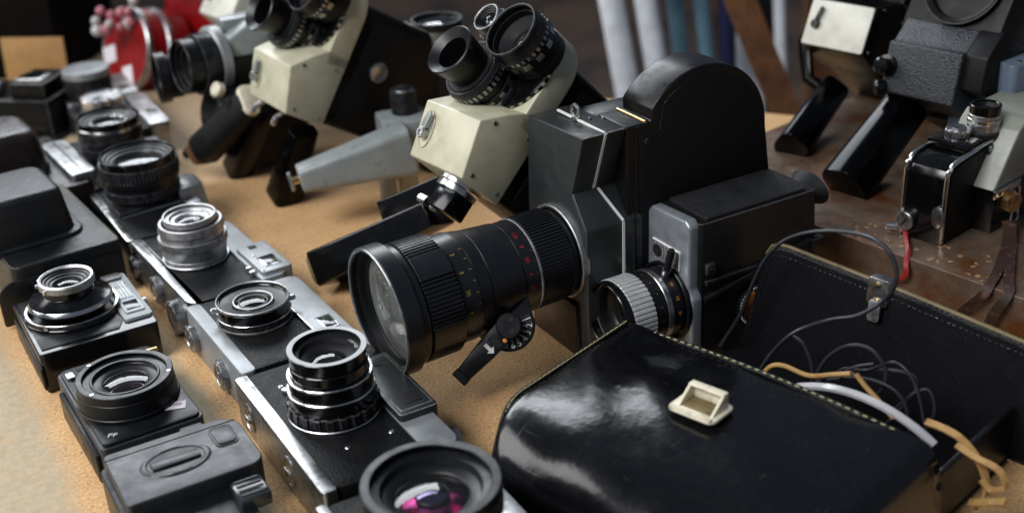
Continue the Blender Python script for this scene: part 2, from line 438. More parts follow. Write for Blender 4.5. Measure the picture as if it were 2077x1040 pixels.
def lens(parent, c, rings, rim, zt, depth, gr, elem='element_grey', core='satin_black', name='lens', T=None, steps=3, n=64, glass_h=2.5, elem_r=0.75, gmat='lens_glass'):
    """barrel with a stepped, blackened throat, coated front glass and a reflecting element behind it; rings are sub-parts"""
    zb = min(r[3] for r in rings); rc = min(r[2] for r in rings) - 1.4
    zf = min(rings[-1][3] + 0.4, zt - 1.2)
    prof = [(rc, zb), (rc, zf), (max(rc, rim + 0.3), zf), (max(rc, rim + 0.3), zt - 0.6), (rim, zt - 0.6)]
    for i in range(steps):
        a = rim + (gr - rim) * (i + 1) / steps; z = zt - 0.6 - (depth - 0.6) * (i + 0.75) / steps
        a0 = rim + (gr - rim) * i / steps
        prof += [(a0, z), (a + (a0 - a) * .25, z - (depth / steps) * .18)]
    prof += [(gr, zt - depth - 1.0), (gr, zt - depth - 3), (gr * .85, zt - depth - 4), (gr * .85, max(zb + .5, zt - depth - 11)), (0.01, max(zb + .4, zt - depth - 11.2))]
    TT = Matrix.Translation((c[0], c[1], 0)) if T is None else T
    b = obj(name, G().lathe(prof, n, T=TT, cap=False), core, parent)
    for r in rings:
        nm, kind, rad, z0, z1, mt = r[:6]; gg = G()
        if kind == 'knurl': gg.knurl(rad - (r[7] if len(r) > 7 else .9), rad, z0, z1, r[6], T=TT, solid=False, duty=r[8] if len(r) > 8 else .5)
        elif kind == 'cone': # rad at z0, r[6] at z1
            r2 = r[6]; gg.lathe([(min(rad, r2) - 2.2, z0), (rad - .4, z0), (rad, z0 + .4), (r2, z1 - .4), (r2 - .4, z1), (min(rad, r2) - 2.2, z1)], n, T=TT, cap=False)
        else: gg.ring(rad - 2.2 if kind != 'lip' else rim, rad, z0, z1, min(.5, (z1 - z0) * .3), n, T=TT)
        obj(nm, gg, mt, b)
    obj('front_glass', G().dome(gr, zt - depth - .9, glass_h, T=TT), gmat, b)
    obj('rear_element', G().dome(gr * elem_r, max(zb + 1, zt - depth - 6), 1.5, T=TT), elem, b)
    return b, TT

def side_knob(parent, x, z, r, h, mt='satin_chrome', y=0.0, teeth=40, name='knob', screw=True):
    T = Tm((x, y, z), (0, -1, 0))
    k = obj(name, G().knurl(r - .5, r, 0, h, teeth, T=T), mt, parent)
    obj('knob_cap', G().lathe([(r * .86, h - .1), (r * .86, h + .5), (r * .72, h + .7), (r * .68, h + .1), (r * .3, h + .1), (r * .26, h + .5), (.01, h + .5)], 36, T=T), mt, k)
    return k

def screw(parent, x, y, z, r=1.8, mt='satin_chrome'):
    s = obj('screw', G().lathe([(r, z - .3), (r, z + .4), (r * .75, z + .8), (.01, z + .8)], 20, c=(x, y)), mt, parent)
    obj('screw_slot', G().box(x - r * .7, x + r * .7, y - .25, y + .25, z + .75, z + .9, T=None), 'matte_black', s)

COLGRP = 'cameras lying on their backs on the board'

# ------------------------------------------------------------------ middle row, front to back
# 1. large out-of-focus lens in the foreground
t = thing('still_camera', 'silver camera in the foreground with a huge wide black lens and magenta glass', 'camera', yaw_frame(-113, 540, 0, -62), COLGRP)
L, W, H = 128, 92, 33
obj('body', G().prism(rr(1, L, 5, 66, 6), 0, H - 1, 1.2), 'leatherette', t)
obj('base_plate', G().prism(rr(0, L, 0, 6, 2), 0, H, 1.5), 'satin_chrome', t)
tp = obj('top_plate', G().prism(rr(2, L - 2, 64, W, (2, 2, 8, 8)), 0, H + 3, 2.0, 3), 'satin_chrome', t)
obj('shutter_dial', G().knurl(8, 9, 0, 6, 40, T=Tm((30, W, 18), (0, 1, 0))), 'satin_chrome', tp)
obj('viewfinder_window', G().box(92, 108, 74, 86, H + 2.4, H + 3.3, .3), 'window_dark', tp)
lb_, TT1 = lens(t, (63, 42), [('mount_ring', 'plain', 30, 33, 38, 'satin_chrome'), ('aperture_ring', 'knurl', 33, 38, 46, 'black_metal', 60), ('barrel_sleeve', 'plain', 33.5, 46, 56, 'satin_black'),
     ('focus_ring', 'knurl', 36, 56, 66, 'black_metal', 72), ('front_ring', 'lip', 35.6, 66, 73, 'satin_black')], 30.5, 73, 9, 19, 'element_magenta', steps=2, glass_h=4, elem_r=.92)
obj('middle_element', G().dome(8, 60.5, 1.3, T=TT1 @ Matrix.Translation((-4, 2, 0))), 'element_blue', lb_); obj('element_ring', G().ring(8, 9.2, 60.2, 61.2, .3, T=TT1 @ Matrix.Translation((-4, 2, 0))), 'satin_black', lb_)

# 2. rangefinder with a tall stepped black lens
t = thing('still_camera', 'silver and black rangefinder with tall black lens banded by thin silver rings', 'camera', yaw_frame(-182, 678, 0, -60.5), COLGRP)
L, W, H = 146, 88, 33
obj('body', G().prism(rr(1, L - 1, 4, 66, 12), 0, H - .6, 1.0), 'leatherette', t)
bp_ = obj('base_plate', G().prism(rr(0, L, 0, 9, (3, 3, 2, 2)), 0, H, 2.2, 3), 'satin_chrome', t)
for x in (24, 92):
    k = obj('lock_key', G().lathe([(8.5, 0), (8.5, .8), (7, 1.0), (6.6, .2), (.01, .2)], 32, T=Tm((x, -.1, 16), (0, -1, 0)) @ Matrix.Diagonal((1, 1.25, 1, 1))), 'satin_chrome', bp_)
    obj('lock_recess', G().lathe([(6.4, .3), (.01, .3)], 32, T=Tm((x, -.2, 16), (0, -1, 0)) @ Matrix.Diagonal((1, 1.25, 1, 1)), cap=False), 'brass', k)
    obj('lock_lever', G().box(-5, 5, -1.3, 1.3, 0, 1.6, .4, T=Tm((x, -.3, 16), (0, -1, 0))), 'satin_chrome', k)
tp = obj('top_plate', G().prism(rr(2, L - 2, 66, W, (2, 2, 9, 9)), 0, H, 1.6, 3), 'silver_paint', t)
hb = obj('rangefinder_housing', G().prism(rr(34, 108, 66.5, 92, 2.5), H - 12, H + 5, 1.3), 'charcoal_paint', t)
obj('bezel', G().prism([(38, 69), (104, 69), (104, 90), (38, 90)], H + 4.9, H + 5.4, .2), 'charcoal_paint', hb)
obj('viewfinder_window', G().box(86, 99, 74, 86, H + 5.3, H + 5.8, .2), 'matte_black', hb)
obj('rangefinder_window', G().lathe([(2.6, H + 5.2), (2.6, H + 5.8), (.01, H + 5.8)], 20, c=(46, 80)), 'matte_black', hb)
obj('shutter_dial', G().knurl(9.5, 10.5, 0, 9, 44, T=Tm((122, W - 1, 17), (0, 1, 0))), 'satin_chrome', tp)
dl = obj('speed_dial', G().lathe([(11, H - 1), (11, H + 5), (9.5, H + 6.5), (.01, H + 6.5)], 40, c=(24, 77)), 'chrome', tp)
gg = G()
for i, s in enumerate(('30', '60', '125', '250', '500', 'B')): text_face(gg, s, 3.4, 7.6, R(60 * i), H + 6.7, Matrix.Translation((24, 77, 0)))
obj('engraving', gg, 'ink', dl)
for x, y in ((26, 22), (112, 30), (112, 58)): screw(t, x, y, H - .8, 1.7)
lv = obj('timer_lever', G().prism(rr(-4, 15, -4, 4, 3.9), 0, 2.5, .6, T=Matrix.Translation((34, 10 + 14, H - .6)) @ Matrix.Rotation(R(60), 4, 'Z')), 'chrome', t)
b, TT = lens(t, (70, 40), [('mount_flange', 'plain', 28.6, 32.6, 34.2, 'satin_chrome'), ('aperture_ring', 'knurl', 28.4, 35, 42, 'black_metal', 22, 1.3), ('barrel_step', 'plain', 26.4, 42, 50, 'black_enamel'),
     ('silver_band', 'plain', 27.0, 50, 51.6, 'chrome'), ('focus_ring', 'plain', 25.6, 51.6, 59.5, 'black_enamel'), ('silver_band', 'plain', 26.0, 59.5, 60.8, 'chrome'),
     ('barrel_top', 'plain', 23.6, 60.8, 68, 'black_enamel'), ('front_ring', 'cone', 22.6, 68, 77, 'black_enamel', 24.2)], 21.2, 77, 8, 10.5, 'element_violet', steps=2, elem_r=.95, core='rubber')
gg = G(); text_face(gg, '1:2,8  F=52', 2.6, 17.2, R(90), 73.2, TT); obj('engraving', gg, 'white_mark', b)

# 3. rangefinder with a flat pancake lens
t = thing('still_camera', 'silver rangefinder with flat black pancake lens and two knobs on its side', 'camera', yaw_frame(-235, 780, 0, -59.5), COLGRP)
L, W, H = 113, 84, 33
obj('body', G().prism(rr(1, L - 1, 5, 62, 6), 0, H - .4, 1.2), 'leatherette', t)
bp_ = obj('base_plate', G().prism(rr(0, L, 0, 11, (3, 3, 4, 4)), 0, H, 2.6, 4), 'silver_paint', t)
side_knob(bp_, 15, 15, 10, 4.5); side_knob(bp_, 74, 14, 10.5, 4.0)
tp = obj('top_plate', G().prism(rr(2, L - 2, 61, W, (2, 2, 8, 8)), 0, H + 1.4, 1.6, 3), 'silver_paint', t)
obj('trim_strip', G().box(3, L - 3, 60.2, 61.6, 20, H + 2.0, .3), 'chrome', tp)
w = obj('viewfinder_frame', G().box(74, 94, 68, 79, H + 1.2, H + 1.9, .4), 'chrome', tp); obj('viewfinder_window', G().box(76, 92, 69.5, 77.5, H + 1.8, H + 2.2, .1), 'window_dark', w)
for x in (8, 20): obj('shutter_button', G().knurl(3.2, 3.8, 0, 5, 24, T=Tm((x, W, 20), (0, 1, 0))), 'chrome', tp)
b, TT = lens(t, (45, 36), [('mount_flange', 'plain', 26.5, 32.6, 34.5, 'black_paint'), ('focus_ring', 'knurl', 25.4, 34.5, 38.5, 'black_metal', 90, .5), ('silver_band', 'plain', 25.9, 38.5, 39.4, 'chrome'),
     ('aperture_ring', 'plain', 25.2, 39.4, 46.8, 'black_enamel'), ('front_ring', 'lip', 25.6, 46.8, 48.8, 'aluminium')], 24.4, 48.6, 3.2, 13, 'element_dark', steps=1, elem_r=.6, core='satin_black')
for r1, r2, z0, z1 in ((12.8, 14.2, 45.6, 47), (9, 10.4, 44.6, 45.8), (6.2, 7.2, 43.8, 44.8)): obj('inner_ring', G().ring(r1, r2, z0, z1, .3, T=TT), 'aluminium' if r1 > 12 else 'satin_black', b)
for a in (80, 250): obj('focus_tab', G().lathe([(2.0, 0), (2.0, 4.5), (1.2, 5.5), (.01, 5.5)], 16, T=TT @ Tm((24 * math.cos(R(a)), 24 * math.sin(R(a)), 42), (math.cos(R(a)), math.sin(R(a)), .05))), 'chrome', b)

# 4. rangefinder with the all-silver lens
t = thing('still_camera', 'black ribbed rangefinder with all silver metal lens and silver knobs', 'camera', yaw_frame(-305, 899, 0, -58), COLGRP)
L, W, H = 138, 78, 33
obj('body', G().prism(rr(1, L - 1, 4, 58, 12), 0, H - .8, 1.0), 'leatherette', t)
gg = G()
for i in range(38): gg.box(94 + i * 1.15 - 0.36, 94 + i * 1.15 + 0.36, 9.5, 57, H - 1.0, H - .2, .12, 1)
for i in range(22): gg.box(8 + i * 1.15 - .36, 8 + i * 1.15 + .36, 9.5, 57, H - 1.0, H - .2, .12, 1)
ribs = obj('ribbed_panel', gg, 'ribbed_leatherette', t); ribs['kind'] = 'stuff'
bp_ = obj('base_plate', G().prism(rr(0, L, 0, 9, (3, 9, 3, 3)), 0, H, 2.4, 4), 'satin_chrome', t)
side_knob(bp_, 8, 14, 9, 4); side_knob(bp_, 62, 15, 11, 3.5)
kk = side_knob(bp_, 112, 14, 13, 7)
tp = obj('top_plate', G().prism(rr(14, L - 3, 57, W, (2, 2, 7, 7)), 0, H + 1.2, 1.8, 3), 'silver_paint', t)
hs = obj('viewfinder_housing', G().prism(rr(76, L - 8, 60, W + 6, 3), 4, H + 4, 1.6, 3), 'silver_paint', t)
w = obj('viewfinder_frame', G().box(103, 122, 66, 79, H + 3.8, H + 4.5, .4), 'chrome', hs); obj('viewfinder_window', G().box(105, 120, 68, 77, H + 4.4, H + 4.9, .1), 'window_dark', w)
obj('light_window', G().box(80, 86, 68, 74, H + 3.8, H + 4.3, .1), 'matte_black', hs)
for x, y in ((98, 66), (126, 62)): screw(hs, x, y, H + 3.8, 1.5)
for x in (112, 120): obj('flash_contact', G().lathe([(3, H - 1), (3, H + 2.5), (1.6, H + 3.2), (.01, H + 3.2)], 20, c=(x, 56)), 'chrome', t)
gg = G(); text_flat(gg, '30', 6, Matrix.Translation((12, 30, H - .1)) @ Matrix.Rotation(R(90), 4, 'Z')); obj('gold_mark', gg, 'yellow_mark', t)
b, TT = lens(t, (62, 33), [('mount_flange', 'plain', 25.6, 32.5, 34.6, 'satin_chrome'), ('mount_step', 'plain', 24.0, 34.6, 38, 'aluminium'), ('aperture_ring', 'cone', 24.2, 38, 47, 'aluminium', 25.2),
     ('focus_ring', 'knurl', 26.2, 47, 53, 'aluminium', 110, .45), ('barrel_step', 'plain', 24.2, 53, 58, 'aluminium'), ('barrel_top', 'cone', 25.2, 58, 64, 'aluminium', 24.2), ('front_ring', 'lip', 20.4, 64, 69.3, 'aluminium')],
     18.4, 69.3, 4.5, 10.5, 'element_grey', core='aluminium', steps=2)
gg = G()
for i, s in enumerate(('3.5', '4', '5.6', '8', '11', '16')): text_round(gg, s, 2.6, 24.9, R(190 + 18 * i), 61, TT)
obj('engraving', gg, 'ink', b)

# 5. single lens reflex with the big black lens and pointed prism
def slr(label, x, y, hd, lens_xy, prism, rings, zt, rim, gr, elem, L=132, W=84, strap=False):
    t = thing('still_camera', label, 'camera', yaw_frame(x, y, 0, hd), COLGRP); H = 34
    obj('body', G().prism(rr(1, L - 1, 5, 64, 5), 0, H - .5, 1.0), 'leatherette', t)
    obj('base_plate', G().prism(rr(0, L, 0, 6, 2), 0, H, 1.8, 3), 'chrome', t)
    tp = obj('top_plate', G().prism(rr(2, L - 2, 63, W - 8, (2, 2, 5, 5)), 0, H, 1.5, 3), 'satin_chrome', t)
    cx, cy = lens_xy
    pr = obj('prism_housing', G().prism([(cx - 26, 62), (cx + 26, 62), (cx + 20, W + 6), (cx - 20, W + 6)], 2, H + 8, 1.6, 3, top=[(cx - 22, 62), (cx + 22, 62), (cx + 12, W + 2), (cx - 12, W + 2)]), prism, t)
    obj('name_plate', G().box(cx - 13, cx + 13, 68, 79, H + 7.8, H + 8.5, .3), 'silver_paint', pr)
    fr = obj('front_apron', G().prism([(cx - 30, 8), (cx + 30, 8), (cx + 24, 63), (cx - 24, 63)], H - 1, H + 3, .8), 'black_metal', t)
    for s in (-1, 1): obj('trim_strip', G().tube([(cx + s * 31, 9, H), (cx + s * 25, 62, H)], .7, 6), 'chrome', fr)
    obj('wind_knob', G().knurl(8, 8.8, 0, 5, 40, T=Tm((18, W - 8, 17), (0, 1, 0))), 'chrome', tp); obj('speed_dial', G().knurl(8, 8.8, 0, 6, 40, T=Tm((L - 22, W - 8, 17), (0, 1, 0))), 'chrome', tp)
    b, TT = lens(t, lens_xy, rings, rim, zt, 6, gr, elem, steps=3)
    gg = G()
    for i, s in enumerate(('2', '2.8', '4', '5.6', '8', '11', '16')): text_round(gg, s, 3.0, rings[-3][2] + .15, R(185 + 17 * i), (rings[-3][3] + rings[-3][4]) / 2, TT)
    obj('engraving', gg, 'yellow_mark', b)
    return t
t = slr('black and silver single lens reflex with widest black lens, yellow numbers and pointed prism', -368, 1003, -60, (24 + 20, 38), 'silver_paint',
    [('mount_ring', 'plain', 29, 35, 42, 'black_metal'), ('aperture_ring', 'knurl', 31.5, 42, 49, 'black_metal', 60), ('depth_scale', 'plain', 30.5, 49, 55, 'satin_black'), ('focus_scale', 'plain', 32.6, 55, 60, 'satin_black'),
     ('focus_ring', 'knurl', 33.4, 60, 70, 'black_metal', 64), ('front_ring', 'lip', 31.4, 70, 76.5, 'black_enamel')], 76.5, 29, 20, 'element_dark', L=124)
# strap loop hanging at its far corner
st = obj('strap_loop', G().ribbon([(-4, -3, 26), (-8, -9, 20), (-4, -13, 10), (4, -10, 4), (10, -4, 6)], 9, 1.6, (.3, .2, 1)), 'strap_leather', t)

# 6. further reflex
t = slr('reflex camera with wide shiny lens ring, sixth back between two other black lenses', -432, 1134, -62, (73, 36), 'black_metal',
    [('mount_ring', 'plain', 26, 35, 42, 'black_metal'), ('aperture_ring', 'knurl', 28, 42, 50, 'black_metal', 60), ('depth_scale', 'plain', 27, 50, 56, 'satin_black'), ('focus_ring', 'knurl', 29, 56, 66, 'black_metal', 70),
     ('silver_band', 'plain', 28.6, 66, 69, 'chrome'), ('front_ring', 'lip', 28.6, 69, 75.5, 'black_enamel')], 75.5, 26, 14, 'element_dark', L=140, W=78)
obj('index_ring', G().ring(15, 17.5, 69.5, 71, .3, c=(73, 36)), 'chrome', t)

# 7. small silver lens camera
t = thing('still_camera', 'silver camera with short all chrome lens just in front of the capped lens', 'camera', yaw_frame(-462, 1250, 0, -62), COLGRP)
obj('body', G().prism(rr(1, 117, 6, 60, 5), 0, 32, 1), 'leatherette', t); obj('base_plate', G().prism(rr(0, 118, 0, 7, 2), 0, 33, 1.8, 3), 'chrome', t)
tp = obj('top_plate', G().prism(rr(2, 116, 59, 80, 4), 0, 35, 1.6, 3), 'satin_chrome', t)
obj('viewfinder_window', G().box(70, 84, 66, 76, 34.6, 35.4, .2), 'window_dark', tp)
lens(t, (55, 28), [('mount_flange', 'plain', 22, 32, 36, 'chrome'), ('aperture_ring', 'knurl', 22, 36, 43, 'satin_chrome', 60), ('focus_ring', 'plain', 21, 43, 49, 'satin_chrome'), ('front_ring', 'lip', 21.6, 49, 54.5, 'chrome')], 19.6, 54.5, 3.5, 10, 'element_grey', core='aluminium')

# 8. camera with capped lens
t = thing('still_camera', 'farthest silver camera of the row with a pale metal cap on its lens', 'camera', yaw_frame(-497, 1320, 0, -62), COLGRP)
obj('body', G().prism(rr(1, 77, 8, 56, 4), 0, 32, 1), 'leatherette', t); obj('base_plate', G().prism(rr(0, 78, 0, 16, 3), 0, 34, 2.2, 3), 'satin_chrome', t)
tp = obj('top_plate', G().prism(rr(1, 77, 54, 76, 4), 0, 36, 1.8, 3), 'satin_chrome', t)
obj('viewfinder_window', G().box(50, 64, 60, 70, 35.6, 36.4, .2), 'window_dark', tp)
b, TT = lens(t, (58, 28), [('mount_ring', 'plain', 23, 32, 40, 'black_metal'), ('focus_ring', 'knurl', 24, 40, 54, 'black_metal', 60), ('front_ring', 'plain', 23.6, 54, 60, 'satin_black')], 20, 60, 4, 10)
obj('lens_cap', G().lathe([(24.2, 57), (24.8, 57.5), (24.8, 64), (24, 64.8), (20, 65.2), (.01, 65.4)], 48, T=TT), 'silver_paint', t)

# ------------------------------------------------------------------ left row
# 1. compact with sliding cover, nearest
t = thing('compact_camera', 'charcoal plastic compact camera with oval embossed lens cover, nearest in left row', 'camera', yaw_frame(-246, 594, 0, -61), COLGRP)
H = 34
obj('body', G().prism(rr(0, 104, 0, 66, (5, 5, 5, 5)), 0, 27, 2.2, 3), 'black_plastic', t)
cv = obj('sliding_cover', G().prism(rr(3, 60, 3, 82, (4, 3, 9, 14)), 18, 37, 3.0, 4), 'grey_black_plastic', t)
obj('seam', G().box(9.4, 10.2, 3.2, 80, 30, 37.25, .1), 'matte_black', cv)
ov = obj('oval_rim', G().lathe([(10.5, 36.6), (11.5, 37.6), (12.5, 38), (13.5, 37.8), (14.4, 36.8)], 48, c=(0, 0), T=Matrix.Translation((32, 38, 0)) @ Matrix.Diagonal((1, 1.45, 1, 1)), cap=False), 'grey_black_plastic', cv)
obj('oval_dish', G().dome(11.5, 37.2, -.35, T=Matrix.Translation((32, 38, .2)) @ Matrix.Diagonal((1, 1.45, 1, 1))), 'satin_black', ov)
obj('thumb_grip', G().box(28, 36, 24, 52, 36.8, 38.6, .8, 2), 'grey_black_plastic', cv)
obj('finger_recess', G().prism(rr(12, 34, 62, 76, 4), 36.6, 37.4, .2), 'satin_black', cv)
obj('cover_lip', G().prism(rr(14, 32, 63.5, 75, 3.5), 37.3, 38.0, .3), 'grey_black_plastic', cv)
sh = obj('hot_shoe', G().prism(rr(-6, 3, 50, 64, 2), 20, 33, 1), 'grey_black_plastic', t)
fx = obj('flash_window', G().box(64, 84, 58, 76, 24, 33, 1.5), 'window_dark', t)
for i in range(4): obj('reflector_rib', G().box(65.5 + i * 4.6, 67.5 + i * 4.6, 60, 74, 32.8, 33.6, .3), 'satin_black', fx)

# 2. black camera with wide lens and white price sticker
t = thing('compact_camera', 'black camera without lens cap, wide lens ring and small white price sticker', 'camera', yaw_frame(-304, 702, 0, -59), COLGRP)
L, W, H = 108, 64, 31
obj('body', G().prism(rr(0, L, 0, W, (5, 4, 5, 6)), 0, H - 2, 2.4, 3), 'grey_black_plastic', t)
fp = obj('front_plate', G().prism(rr(1.5, L - 1.5, 2, W - 1.5, (5, 4, 5, 6)), H - 2.2, H, .8), 'satin_black', t)
for x0, x1, y0, y1 in ((5, 9, 12, 19), (4, 9, 44, 54), (3, 6, 33, 38), (11, 13.5, 20, 23), (5.5, 7.5, 27, 29)):
    obj('slot', G().box(x0, x1, y0, y1, H - .3, H + .25, .1), 'matte_black', fp)
obj('brass_contact', G().box(11, 13.5, 57, 65, H - 1, H + 2, .4), 'brass', fp)
obj('chrome_latch', G().prism(rr(9, 18, 4, 9, 2), H - .2, H + 1.8, .5), 'chrome', fp)
obj('stepped_side', G().box(14, L - 6, -3, 1, 3, H - 8, 1.2), 'black_plastic', t)
b, TT = lens(t, (62, 31), [('lens_base', 'plain', 31.5, 30, 34, 'black_plastic'), ('barrel_sleeve', 'cone', 30.6, 34, 43, 'black_plastic', 30.0), ('front_ring', 'lip', 29.6, 43, 49, 'satin_black')], 25.6, 49, 5, 13.5, 'element_violet', steps=2, elem_r=.95, core='satin_black')
obj('retaining_ring', G().ring(19.5, 21.5, 45.4, 47.2, .5, T=TT), 'satin_black', b)
for a in (215, 300, 60): obj('bayonet_dot', G().lathe([(1.4, 48.8), (1.2, 49.5), (.01, 49.6)], 14, T=TT @ Matrix.Translation((27.6 * math.cos(R(a)), 27.6 * math.sin(R(a)), 0))), 'chrome', b)
stk = obj('price_sticker', G().box(-7.5, 7.5, -4.5, 4.5, 0, .3, T=Matrix.Translation((88, 51, H + .1)) @ Matrix.Rotation(R(68), 4, 'Z')), 'paper', t)
gg = G(); text_flat(gg, '25000', 4.2, Matrix.Translation((88, 51, H + .5)) @ Matrix.Rotation(R(68), 4, 'Z')); obj('price', gg, 'ink', stk)
gg = G(); text_flat(gg, 'PF', 6, Matrix.Translation((L - 10, 10, H + .1)) @ Matrix.Rotation(R(62), 4, 'Z')); obj('lettering', gg, 'white_mark', fp)

# 3. black compact with collapsible lens
t = thing('compact_camera', 'black compact camera with stepped collapsible lens and silver viewfinder frame', 'camera', yaw_frame(-368, 805, 0, -60), COLGRP)
L, W, H = 92, 82, 30
obj('body', G().prism(rr(0, L, 0, W, (3, 3, 4, 3)), 0, H, 2.0, 3), 'black_enamel', t)
obj('front_panel', G().prism([(3, 3), (L - 6, 3), (L - 6, 56), (L - 16, 61), (3, 61)], H - .2, H + .7, .3), 'satin_black', t)
obj('film_door', G().box(6, L + 2, -1.6, .5, 4, H - 9, .8), 'black_plastic', t)
tp = obj('top_plate', G().prism(rr(2, L - 12, 62, W, 3), H - 4, H + 2.2, .9), 'grey_paint', t)
vf = obj('viewfinder_frame', G().prism(rr(16, 72, 65, 79, 1.5), H + 2, H + 3.2, .5), 'silver_paint', tp)
obj('viewfinder_window', G().box(54, 68, 67, 77, H + 3.1, H + 3.6, .1), 'window_dark', vf)
obj('cell_grid', G().box(20, 49, 67, 77, H + 3.1, H + 3.5, .1), 'aluminium', vf)
gg = G()
for i in range(9): gg.box(21 + i * 3.1, 22 + i * 3.1, 67.4, 76.6, H + 3.4, H + 4.0, .1, 1)
for j in range(4): gg.box(20.4, 48.6, 68 + j * 2.4, 68.7 + j * 2.4, H + 3.4, H + 3.9, .1, 1)
obj('cell_lattice', gg, 'satin_chrome', vf)
obj('accessory_foot', G().prism(rr(2, 13, 64, 78, 2), H + 2, H + 3.6, .5), 'satin_black', tp)
obj('shutter_button', G().lathe([(3.4, 0), (3.4, 4), (2.4, 5), (.01, 5)], 20, T=Tm((44, W, H - 6), (0, 1, 0))), 'chrome', t)
b, TT = lens(t, (41, 35), [('lens_base', 'plain', 33.5, 30, 33, 'black_enamel'), ('base_ring', 'plain', 32.2, 33, 35.5, 'black_paint'), ('silver_band', 'plain', 32.6, 35.5, 36.4, 'chrome'),
     ('shutter_housing', 'plain', 26, 36.4, 40.5, 'brown_leather'), ('speed_ring', 'cone', 29.5, 40.5, 43.5, 'chrome', 28.4), ('lens_cone', 'cone', 28.2, 43.5, 48, 'black_enamel', 18), ('focus_ring', 'cone', 17.2, 48, 53, 'black_enamel', 16.8), ('front_ring', 'lip', 19.4, 53, 58.4, 'aluminium')],
     16.6, 58.4, 4.5, 9.5, 'element_dark', core='satin_black')
obj('rim_line', G().ring(17.8, 19.0, 58.0, 58.9, .3, T=TT), 'chrome', b)
for a in (200, 235, 262, 300): obj('focus_stud', G().lathe([(1.5, 0), (1.4, 2), (.01, 2.4)], 12, T=TT @ Tm((19 * math.cos(R(a)), 19 * math.sin(R(a)), 55.4), (math.cos(R(a)), math.sin(R(a)), 0))), 'chrome', b)
for a in (225, 315): obj('speed_stud', G().lathe([(1.7, 0), (1.6, 1.6), (.01, 2)], 12, T=TT @ Tm((32.2 * math.cos(R(a)), 32.2 * math.sin(R(a)), 34), (math.cos(R(a)), math.sin(R(a)), .2))), 'chrome', b)

# 4. black leather ever-ready case with square snout
t = thing('leather_camera_case', 'black leather camera case with big square snout and stitched edge', 'camera case', yaw_frame(-480, 952, 0, -56), COLGRP)
cs = obj('case_body', G().prism(rr(10, 162, 20, 104, (6, 8, 6, 6)), 0, 46, 4.0, 4), 'dull_leather', t)
sn = obj('snout', G().prism(rr(46, 128, 4, 84, 14), 40, 84, 5.0, 4, top=rr(54, 122, 12, 78, 12)), 'dull_leather', t)
obj('snout_welt', G().prism(rr(42, 132, 0, 88, 16), 44.5, 49, 1.6, 3), 'dull_leather', t)
gg = G()
for i in range(46): gg.box(16 + i * 3.1, 18 + i * 3.1, 100.2, 100.9, 45.8, 46.5, .15, 1)
s_ = obj('stitching', gg, 'thread', cs); s_['kind'] = 'stuff'
fl = obj('front_flap', G().prism(rr(0, 96, 0, 34, (2, 2, 12, 12)), 0, 2.4, .8, T=Tm((162.4, 20, 3), (1, 0, 0), (0, 0, 1)) @ Matrix.Translation((-14, 0, 0))), 'dull_leather', t)
sd_ = obj('snap_button', G().lathe([(4.6, 0), (4.4, 1.4), (2.6, 2.6), (.01, 2.9)], 28, T=Tm((165.2, 36, 20), (1, 0, 0))), 'brass', t)

# 5. brown-black leather case with silver camera edge
t = thing('leather_camera_case', 'worn brownish leather camera case with round snout and silver edge showing', 'camera case', yaw_frame(-530, 1100, 0, -57), COLGRP)
cs = obj('case_body', G().prism(rr(20, 170, 14, 92, (6, 14, 14, 6)), 0, 44, 7.0, 4), 'brown_leather', t)
obj('snout', G().prism(rr(52, 134, 0, 70, 22), 40, 86, 8.0, 5, top=rr(60, 128, 8, 62, 18)), 'brown_leather', t)
sv = obj('camera_top', G().prism(rr(60, 160, 74, 97, 5), 40, 50, 1.8, 3), 'satin_chrome', t)
obj('groove', G().box(64, 156, 85, 86.4, 49.7, 50.3, .2), 'matte_black', sv)

# 6. black box camera at the back left
t = thing('box_camera', 'black upright box camera with a chrome slide on top, beside the left edge', 'camera', yaw_frame(-592, 1262, 0, -12), None)
bd = obj('body', G().box(0, 118, 0, 70, 0, 44, 2), 'black_paint', t)
obj('foot_plate', G().box(-4, 124, -6, 74, 0, 5, 1), 'black_metal', t)
obj('panel_ridge', G().box(30, 112, -1.6, .5, 12, 16, .5), 'black_metal', t)
up_ = obj('viewer_housing', G().box(72, 112, 8, 62, 42, 60, 2), 'black_paint', t)
obj('chrome_slide', G().box(76, 106, 14, 40, 59.5, 63, 1), 'chrome', up_); obj('slide_window', G().box(80, 102, 18, 36, 62.6, 63.6, .2), 'black_enamel', up_)
obj('winding_button', G().lathe([(7, 0), (7, 12), (5, 14), (.01, 14)], 24, T=Tm((44, 20, 51), (1, 0, .05))), 'chrome', t)

# ------------------------------------------------------------------ turret movie cameras (local z = lens axis, y = up along the front, x = width, all behind x=0)
def seg_ring(g, r, z0, z1, n, duty, T, thick=.35, ph=0.0):
    """row of little plates round a ring (the silver grip inlays)"""
    for i in range(n):
        a0 = 2 * math.pi * (i + ph) / n; a1 = a0 + 2 * math.pi / n * duty; v = []
        for a in (a0, (a0 + a1) / 2, a1):
            for rr_ in (r - .3, r + thick):
                for z in (z0, z1): v.append((rr_ * math.cos(a), rr_ * math.sin(a), z))
        f = []
        for k in (0, 4): f += [(k + 2, k + 3, k + 7, k + 6), (k, k + 4, k + 5, k + 1), (k + 1, k + 5, k + 7, k + 3), (k, k + 2, k + 6, k + 4)]
        f += [(0, 1, 3, 2), (8, 10, 11, 9)]
        g.add(v, f, T)

